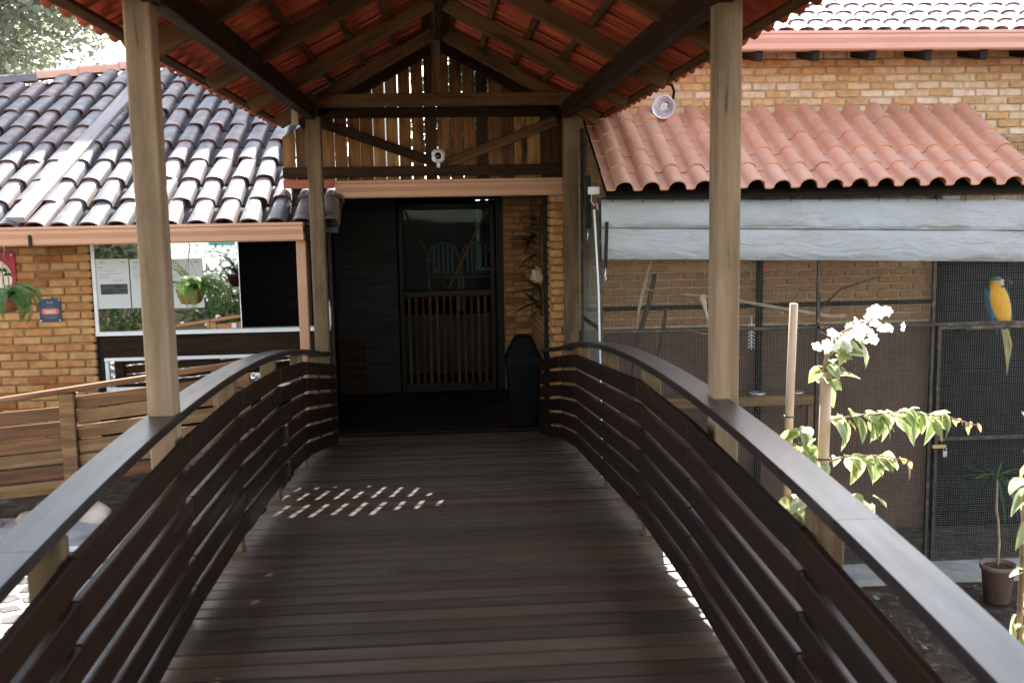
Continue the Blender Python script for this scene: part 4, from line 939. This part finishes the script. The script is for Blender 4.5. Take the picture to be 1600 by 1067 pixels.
# awning: bulging roll on top, flat apron below, slightly lower to the right
aw = thing('awning', 'grey rolled tarpaulin awning along the front of the aviary', 'awning', (3, 7.95, -.1))
from mathutils import noise
nx = 260; prof = [(.075, .02), (.068, -.005), (.04, -.018), (-.02, -.024), (-.07, -.030), (-.105, -.032), (-.126, -.026), (-.138, -.014), (-.15, -.018), (-.22, -.024), (-.30, -.022), (-.385, -.02), (-.39, -.012), (-.385, -.006)]
vs = []; fs = []; m = len(prof)
for i in range(nx+1):
    x = 1.265+4.1*i/nx; t = i/nx
    for k, (z, yy) in enumerate(prof):
        w = noise.noise(Vector((x*2.2, k*.5, 1)))*.012+noise.noise(Vector((x*6+k*.9, k*.5, 4)))*(.014 if k < 7 else .007)+abs(noise.noise(Vector((x*14-k*1.6, k*.3, 9))))*(.014 if k < 7 else .005)
        if k >= 11: w *= .4
        zz = z+noise.noise(Vector((x*1.3, 7, k*.2)))*.008
        zz -= .10*t*(.55 if k < 3 else 1)
        vs.append((x, 7.94+yy+w, zz+.0))
for i in range(nx):
    for k in range(m-1): fs.append((i*m+k, i*m+k+1, (i+1)*m+k+1, (i+1)*m+k))
link('sheet', MB().add(vs, fs).mesh('sheet', 'tarp', True), aw)
link('seam', MB().tube([(1.265+4.1*i/30, 7.918, -.142-.10*i/30) for i in range(31)], .003, 5).mesh('seam', 'strap'), aw)
for k in range(17):
    x = 1.35+.235*k; zt_ = .068-.055*(x-1.265)/4.1
    link('tie', MB().tube([(x, 7.90, zt_-.012), (x+.012, 7.925, zt_+.012), (x+.03, 7.955, zt_+.03), (x+.035, 7.985, zt_+.035)], .0035, 4).mesh('tie', 'strap'), aw)
st = thing('strap', 'black strap with a metal hook hanging in front of the grey awning', 'strap', (1.28, 7.9, -.45), 'black tie straps with hooks')
link('webbing', cbox(.028, .006, .36, 'strap', .002), st, Matrix.Translation((1.297, 7.895, -.275)) @ Matrix.Rotation(rad(2), 4, 'Y'))
link('hook', MB().tube([(1.29, 7.895, -.45), (1.29, 7.895, -.50), (1.284, 7.895, -.515), (1.296, 7.895, -.53), (1.29, 7.895, -.55), (1.278, 7.895, -.54)], .005, 6).mesh('hook', 'steel', True), st)
st2 = thing('strap', 'black strap with a metal hook hanging between roof post and awning', 'strap', (1.15, 8.3, -.2), 'black tie straps with hooks')
link('webbing', cbox(.045, .008, .42, 'strap', .003), st2, Matrix.Translation((1.205, 8.2, .06)))
link('hook', MB().tube([(1.20, 8.2, -.15), (1.20, 8.2, -.2), (1.195, 8.2, -.23), (1.205, 8.2, -.25)], .005, 6).mesh('hook', 'steel', True), st2)
tag(link('pole', MB().tube([(1.205, 7.9, .0), (1.24, 7.93, -.6), (1.255, 7.93, -1.6), (1.26, 7.93, -2.96)], .008, 8).mesh('pole', 'white', True)), 'thin white pole at the left corner of the aviary', 'pole')
jx = thing('junction_box', 'white junction box with loose wires beside the aviary roof corner', 'electrical box', (1.24, 8.1, .14), 'white electrical boxes')
link('box', cbox(.09, .05, .06, 'white', .006), jx, Matrix.Translation((1.215, 7.98, .145)))
link('wire', MB().tube([(1.2, 7.97, .12), (1.19, 7.96, .07), (1.215, 7.95, .03), (1.235, 7.95, .05), (1.24, 7.95, .0)], .004, 5).mesh('wire', 'white', True), jx)
jx2 = thing('junction_box', 'pale box behind the mesh under the aviary eave', 'electrical box', (4.1, 8.2, .1), 'white electrical boxes')
link('box', cbox(.14, .05, .08, 'white', .006), jx2, Matrix.Translation((4.12, 8.05, .075)))

# dish lamp on a bent arm under the bridge eave
lp = thing('dish_lamp', 'round aluminium dish lamp on a bent black arm', 'lamp', (1.95, 8.8, .85))
T = Matrix.Translation((1.945, 8.80, .858)) @ (Vector((-.46, -.84, -.18)).to_track_quat('Z', 'Y')).to_matrix().to_4x4() @ Matrix.Scale(.93, 4)
link('shade', MB().lathe([(.030, -.12), (.050, -.115), (.058, -.085), (.09, -.04), (.105, -.002), (.111, .003), (.107, .006), (.100, .0), (.084, -.042), (.052, -.082), (.048, -.09), (.046, -.105), (.001, -.107)], 36, T=T).mesh('shade', 'alu', True), lp)
link('collar', MB().lathe([(.049, -.085), (.051, -.065), (.046, -.064), (.043, -.085)], 28, T=T).mesh('collar', 'alu', True), lp)
pts = [T @ Vector((.022*math.cos(.7*k), .022*math.sin(.7*k), -.095+.0042*k)) for k in range(18)]
pts = [T @ Vector((.024*math.cos(.55*k), .024*math.sin(.55*k), -.07+.006*k)) for k in range(14)]
link('bulb', MB().tube(pts, .008, 6).mesh('bulb', 'white', True), lp)
link('arm', MB().tube([T @ Vector((0, 0, -.085)), T @ Vector((.01, .03, -.13)), (2.05, 8.9, .93), (2.06, 8.9, 1.0), (2.04, 8.9, 1.05), (2.0, 8.95, 1.07), (1.98, 9.06, 1.07)], .012, 8).mesh('arm', 'black', True), lp)

# ------------------------------------------------------------------ plants between bridge and aviary
def variegated(L, Wd, bend, fold=.3):
    prof = [(0, .02), (.12, .55), (.3, .95), (.5, 1.0), (.7, .75), (.88, .35), (1, .0)]
    vs = []; fs = []; mi = []; e = random.uniform(.5, .75)
    for j, (u, w) in enumerate(prof):
        x = L*u; z = -bend*L*u*u; ww = w*Wd/2; f = e*random.uniform(.75, 1.15)
        vs += [(x, -ww, z+fold*ww+.004*math.sin(7*u)), (x, -ww*f, z+fold*ww*f), (x, 0, z), (x, ww*f, z+fold*ww*f), (x, ww, z+fold*ww+.004*math.cos(8*u))]
    for k in range(len(prof)-1):
        a = 5*k
        for q in range(4): fs.append((a+q, a+q+5, a+q+6, a+q+1)); mi.append(1 if q in (0, 3) else 0)
    mb = MB(); mb.v = vs; mb.f = fs; mb.mi = mi; return mb.mesh('leaf', ['leaf', 'leafpale'], True)
LM = [variegated(.115, .064, .35), variegated(.13, .072, .6), variegated(.095, .056, .2), variegated(.12, .058, .9), variegated(.11, .066, .45)]
LG = [leaf_mesh(.12, .066, 'leaf', .35), leaf_mesh(.135, .072, 'leaf', .6), leaf_mesh(.10, .058, 'leaf', .2), leaf_mesh(.125, .06, 'leaf', .9)]
LY = [leaf_mesh(.075, .034, 'youngleaf', .3), leaf_mesh(.05, .022, 'youngleaf', .2)]
def flower_mesh(r):
    mb = MB()
    for k in range(5):
        a = 2*math.pi*k/5
        R = Matrix.Rotation(a, 4, 'Z')
        P = [(0.1*r, -.12*r, 0), (.6*r, -.42*r, .12*r), (1.0*r, -.25*r, .02*r), (1.02*r, .25*r, .02*r), (.6*r, .42*r, .12*r), (.1*r, .12*r, 0)]
        mb.add([R @ Vector(p) for p in P], [(0, 1, 2, 3, 4, 5)])
    return mb.mesh('flower', 'petal')
FM = [flower_mesh(.03), flower_mesh(.024)]
pl = thing('flowering_shrub', 'staked shrub with white flower heads and sunlit leaves beside the bridge railing', 'shrub', (1.9, 5, -3))
def lp_at(u, v, Y=5.0):
    """point in the plant's own vertical plane, u across and v up in hundredths of a metre from its base"""
    return Vector((u, Y, v))
stems = []
def stem(pts, r=.005, mat='stem'):
    link('stem', MB().tube(pts, [r*(1-.5*k/(len(pts)-1)) for k in range(len(pts))], 6).mesh('stem', mat, True), pl)
stem([(1.93, 5.03, -3), (1.95, 5.04, -2), (1.94, 5.03, -1.2), (1.93, 5.03, -.9), (1.95, 5.0, -.72), (2.0, 4.97, -.64), (2.1, 4.95, -.58), (2.2, 4.92, -.55)], .014)
stem([(1.94, 5.03, -1.1), (2.1, 4.98, -1.06), (2.35, 4.93, -1.04), (2.55, 4.9, -1.07), (2.68, 4.88, -1.11)], .007)
stem([(1.94, 5.03, -1.32), (2.05, 4.98, -1.27), (2.2, 4.93, -1.26), (2.36, 4.9, -1.29)], .006)
stem([(1.93, 5.03, -1.35), (1.83, 4.95, -1.22), (1.76, 4.9, -1.15)], .006)
stem([(1.93, 5.03, -1.55), (2.05, 4.95, -1.46), (2.16, 4.9, -1.55)], .006)
stem([(1.93, 5.03, -1.55), (1.8, 4.95, -1.45), (1.72, 4.9, -1.5)], .006)
def leaves_along(a, b, n, side, jit=.02, ms=LM, sc=(.8, 1.15), drop=.5):
    a, b = Vector(a), Vector(b)
    for k in range(n):
        p = a.lerp(b, (k+.5)/n)+Vector([random.uniform(-jit, jit) for _ in range(3)])
        t = (b-a).normalized(); s = side*(1 if k % 2 else -1)
        d = t*random.uniform(.1, .6)+Vector((random.uniform(-.25, .25), -.6*s*random.uniform(.4, 1), random.uniform(-1.0, .25)*drop*2))
        link('leaf', random.choice(ms), pl, orient(p, d, roll=random.uniform(-.7, .7)) @ Matrix.Scale(random.uniform(*sc), 4))
leaves_along((1.97, 4.99, -1.08), (2.35, 4.93, -1.035), 24, 1); leaves_along((2.35, 4.93, -1.04), (2.55, 4.9, -1.065), 13, 1)
leaves_along((2.55, 4.9, -1.07), (2.68, 4.88, -1.1), 6, 1, .01, LY)
leaves_along((2.0, 5, -1.28), (2.25, 4.93, -1.265), 14, 1); leaves_along((2.25, 4.93, -1.27), (2.36, 4.9, -1.29), 5, 1, .01, LY, (.8, 1.3))
leaves_along((1.93, 5.03, -.9), (2.05, 4.97, -.66), 30, 1, .04, LM, (.7, 1.1), .4)
leaves_along((1.9, 5.0, -1.3), (1.76, 4.9, -1.12), 28, 1, .05); leaves_along((1.93, 5.0, -1.5), (2.16, 4.9, -1.50), 26, 1, .045); leaves_along((1.9, 5.0, -1.5), (1.72, 4.9, -1.48), 16, 1, .05)
for k in range(70):
    t = random.random(); c = Vector((1.92, 4.98, -.72)).lerp(Vector((2.21, 4.92, -.52)), t)
    if t > .45 and random.random() < .45: c = Vector((2.08, 4.93, -.64)).lerp(Vector((2.21, 4.91, -.615)), random.random())
    c += Vector((random.gauss(0, .03), random.gauss(0, .03), random.gauss(0, .024)))
    d = Vector((random.uniform(-1, 1), random.uniform(-1, .3), random.uniform(-.2, 1)))
    link('flower', random.choice(FM), pl, frame(c, *[Vector(v) for v in (orient(c, d).col[1][:3], orient(c, d).col[2][:3], orient(c, d).col[0][:3])]))
def stake(pts, r, label):
    tag(link('stake', MB().tube(pts, r, 12).mesh('stake', 'bamboo', True)), label, 'stake', 'bamboo stakes in the planting bed')
stake([(1.745, 5.06, -3.0), (1.775, 5.06, -1.1), (1.79, 5.06, -.49)], [.024, .022, .0205], 'bare pale bamboo stake standing taller beside the shrub')
stake([(1.90, 4.98, -3.0), (1.93, 4.99, -1.4), (1.945, 5.0, -.84)], [.03, .029, .028], 'thick pale bamboo stake tied to the flowering shrub')
tie = MB().tube([(1.935+.033*math.cos(a/8*6.283), 4.99+.033*math.sin(a/8*6.283), -1.28) for a in range(9)], .004, 5).tube([(1.775+.026*math.cos(a/8*6.283), 5.06+.026*math.sin(a/8*6.283), -1.07) for a in range(9)], .003, 5)
link('tie', tie.mesh('tie', 'metal', True), pl)
# nearer shrub at the right edge
nb = thing('leafy_shrub', 'out of focus leafy shrub close to the railing at the picture edge', 'shrub', (1.88, 3.1, -3))
link('stem', MB().tube([(1.93, 3.15, -3), (1.895, 3.12, -1.8), (1.86, 3.08, -.95), (1.87, 3.05, -.72)], [.014, .012, .008, .004], 7).mesh('stem', 'stem', True), nb)
for k in range(26):
    z = -.62-random.random()*.85
    d = Vector((random.uniform(-.8, .8), random.uniform(-.7, .5), random.uniform(-.5, .35)))
    link('leaf', random.choice(LM), nb, orient((1.865+random.uniform(-.03, .05), 3.08, z-.05), d, roll=random.uniform(-.6, .6)) @ Matrix.Scale(random.uniform(.8, 1.05), 4))
# potted dracaena
pt = thing('potted_plant', 'brown pot with a thin crooked stemmed spiky plant before the aviary door', 'potted plant', (4.16, 7.2, -3))
link('pot', MB().lathe([(.001, 0), (.092, 0), (.118, .25), (.13, .252), (.132, .29), (.12, .29), (.112, .26), (.001, .255)], 28, (4.165, 7.2, -3.0)).mesh('pot', 'brownpot', True), pt)
link('soil', MB().lathe([(.001, .262), (.113, .262)], 24, (4.165, 7.2, -3.0)).mesh('soil', 'soil'), pt)
link('trunk', MB().tube([(4.16, 7.2, -2.74), (4.165, 7.2, -2.55), (4.15, 7.2, -2.38), (4.125, 7.19, -2.28), (4.13, 7.2, -2.12), (4.125, 7.2, -2.02)], [.012, .011, .010, .010, .009, .008], 7).mesh('trunk', 'branch', True), pt)
SMm = [leaf_mesh(.3, .02, 'darkleaf', .5, fold=.4), leaf_mesh(.24, .018, 'fernold', .15, fold=.4), leaf_mesh(.34, .022, 'darkleaf', 1.0, fold=.4)]
for k in range(26):
    a = random.uniform(0, 6.28); d = Vector((math.cos(a), math.sin(a)*.8, random.uniform(-.3, 1.3)))
    link('leaf', random.choice(SMm), pt, orient((4.125, 7.2, -2.03+random.uniform(-.03, .03)), d) @ Matrix.Scale(random.uniform(.7, 1.1), 4))
# fallen leaves and chips on the soil bed
vs = []; fs = []
for k in range(900):
    x = random.uniform(1.3, 6.0); yv = random.uniform(2.6, 7.6); q = Vector((x, yv, gz(x, yv)+.008))
    a = random.uniform(0, 6.28); l = random.uniform(.02, .06); u = Vector((math.cos(a), math.sin(a), random.uniform(-.1, .3))); w = Vector((-u.y, u.x, random.uniform(-.2, .3)))*.3; o = len(vs)
    vs += [q, q+u*l*.5+w*l, q+u*l, q+u*l*.5-w*l]; fs.append((o, o+1, o+2, o+3))
tag(link('leaf_litter', MB().add(vs, fs).mesh('leaf_litter', 'youngleaf')), 'dry fallen leaves scattered over the soil bed by the aviary', 'leaf litter', kind='stuff')

# ------------------------------------------------------------------ trees
def tree(name, label, base, zc, R, n, leaf, trunk_r, mat='treeleaf', seed=1, gaps=.35, group=None, squash=.8, blobs=26):
    rn = random.Random(seed); base = Vector(base)
    t = thing(name, label, 'tree', base, group)
    c = Vector((base.x, base.y, zc))
    mb = MB(); mb.tube([base, base.lerp(c, .4)+Vector((.15, 0, 0)), c-Vector((0, 0, R*.3)), c+Vector((.1, 0, R*.5))], [trunk_r, trunk_r*.8, trunk_r*.55, trunk_r*.15], 8)
    cen = []
    for k in range(blobs):
        v = Vector((rn.gauss(0, 1), rn.gauss(0, 1), rn.gauss(0, 1))).normalized()*R*rn.uniform(.45, .95); v.z *= squash
        cen.append((c+v, R*rn.uniform(.2, .36)))
        q = c-Vector((0, 0, R*.35)); mb.tube([q, q.lerp(c+v, .5)+Vector((0, 0, .15*R)), c+v], [trunk_r*.35, trunk_r*.2, trunk_r*.06], 5)
    link('trunk', mb.mesh('trunk', 'bark', True), t)
    vs = []; fs = []
    for k in range(n):
        p, r = rn.choice(cen); v = Vector((rn.gauss(0, 1), rn.gauss(0, 1), rn.gauss(0, .8)))
        q = p+v*r*.55
        a = Vector((rn.uniform(-1, 1), rn.uniform(-1, 1), rn.uniform(-.7, .5))).normalized(); b = a.orthogonal().normalized(); b = Quaternion(a, rn.uniform(0, 6.28)) @ b
        l = leaf*rn.uniform(.6, 1.3); o = len(vs)
        vs += [q, q+a*l*.5+b*l*.22, q+a*l, q+a*l*.5-b*l*.22]; fs.append((o, o+1, o+2, o+3))
    link('crown', MB().add(vs, fs).mesh('crown', mat), t)
tree('tree', 'tall grey green tree rising behind the left tiled roof', (-10.2, 21, -2), 5.0, 3.7, 52000, .2, .28, 'treeleaf', 4, blobs=60)
tree('tree', 'dark tree behind the plank gable, seen only through its gaps', (1.9, 18.5, -2), 1.5, 2.2, 26000, .2, .2, 'darkleaf', 6, blobs=60)
# the plain white building further back that keeps the upper half of the tile roof in shade
wbd = thing('white_building', 'white building standing behind the left tiled roof', 'building', (-2.2, 16.5, -2))
link('wall', MB().box((-3.9, 15.3, -2.1), (-.55, 19, 4.75)).mesh('wall', 'whitewall'), wbd)
link('roof', MB().box((-4.0, 15.2, 4.75), (-.45, 19.1, 4.9)).mesh('roof', 'concrete'), wbd)
# what the window glass mirrors, behind the camera: white house, trees, flowering bush
wh = thing('white_house', 'white house mirrored in the window glass', 'house', (-6, -8, -2))
link('wall', MB().box((-6.9, -10, -2.1), (-3.2, -6.4, 2.2)).mesh('wall', 'whitewall'), wh)
wwn = link('window', MB().box((-5.5, -6.42, -.75), (-4.75, -6.37, .4)).mesh('window', 'white'), wh)
link('pane', MB().box((-5.44, -6.38, -.69), (-4.81, -6.36, .34)).mesh('pane', 'teal'), wwn)
link('roof', MB().add([(-7.2, -6.1, 2.1), (-2.9, -6.1, 2.1), (-2.9, -8.2, 3.1), (-7.2, -8.2, 3.1), (-7.2, -10.3, 2.1), (-2.9, -10.3, 2.1)], [(0, 1, 2, 3), (3, 2, 5, 4)]).mesh('roof', 'redtile'), wh)
tree('tree', 'dark leafy tree mirrored at the top of the window glass', (-9.2, -5.5, -2.2), 1.6, 2.6, 12000, .2, .16, 'hedgeleaf', 8, blobs=34)
tree('tree', 'broad tree behind the bridge entrance', (6.5, -7, -3), 2.2, 3.2, 9000, .26, .2, 'hedgeleaf', 9, blobs=30)
def bush(x, y, z, R, n, leaf, mat, label, seed, fl=0):
    rn = random.Random(seed); t = thing('bush', label, 'bush', (x, y, z))
    vs = []; fs = []; vf = []; ff = []
    for k in range(n):
        v = Vector((rn.gauss(0, .5), rn.gauss(0, .5), abs(rn.gauss(0, .6))))*R; q = Vector((x, y, z))+v
        a = Vector((rn.uniform(-1, 1), rn.uniform(-1, 1), rn.uniform(-.5, 1))).normalized(); b = a.orthogonal().normalized(); l = leaf*rn.uniform(.6, 1.3); o = len(vs)
        vs += [q, q+a*l*.5+b*l*.25, q+a*l, q+a*l*.5-b*l*.25]; fs.append((o, o+1, o+2, o+3))
    link('foliage', MB().add(vs, fs).mesh('foliage', mat), t)
    mb = MB()
    for k in range(9): a = rn.uniform(0, 6.28); mb.tube([(x, y, z-.05), (x+R*.4*math.cos(a), y+R*.4*math.sin(a), z+R*.6), (x+R*.6*math.cos(a), y+R*.6*math.sin(a), z+R*1.1)], [.015, .01, .004], 5)
    link('stem', mb.mesh('stem', 'bark'), t)
    for k in range(fl):
        q = Vector((x+rn.gauss(0, .5)*R, y+rn.gauss(0, .5)*R, z+abs(rn.gauss(0, .6))*R)); link('flower', FM[0], t, Matrix.Translation(q) @ Matrix.Rotation(rn.uniform(0, 3), 4, 'X') @ Matrix.Scale(1.4, 4))
bush(-4.0, -1.6, -2.03, .95, 2600, .1, 'hedgeleaf', 'flowering bush mirrored in the right of the window glass', 12, 18)
bush(-8.2, -5.6, -2.05, 1.5, 4200, .16, 'hedgeleaf', 'tall dark hedge bush mirrored at the left of the window glass', 21)
bush(-5.3, 1.2, -2.03, .8, 1500, .1, 'hedgeleaf', 'low green bush mirrored low in the window glass', 14)
bush(-1.55, 6.0, -2.05, .22, 260, .05, 'fern', 'small green plant glimpsed through the left railing slats', 15)
bush(1.95, 6.4, -3.0, .62, 1100, .07, 'fernold', 'green plant glimpsed through the right railing slats', 16)
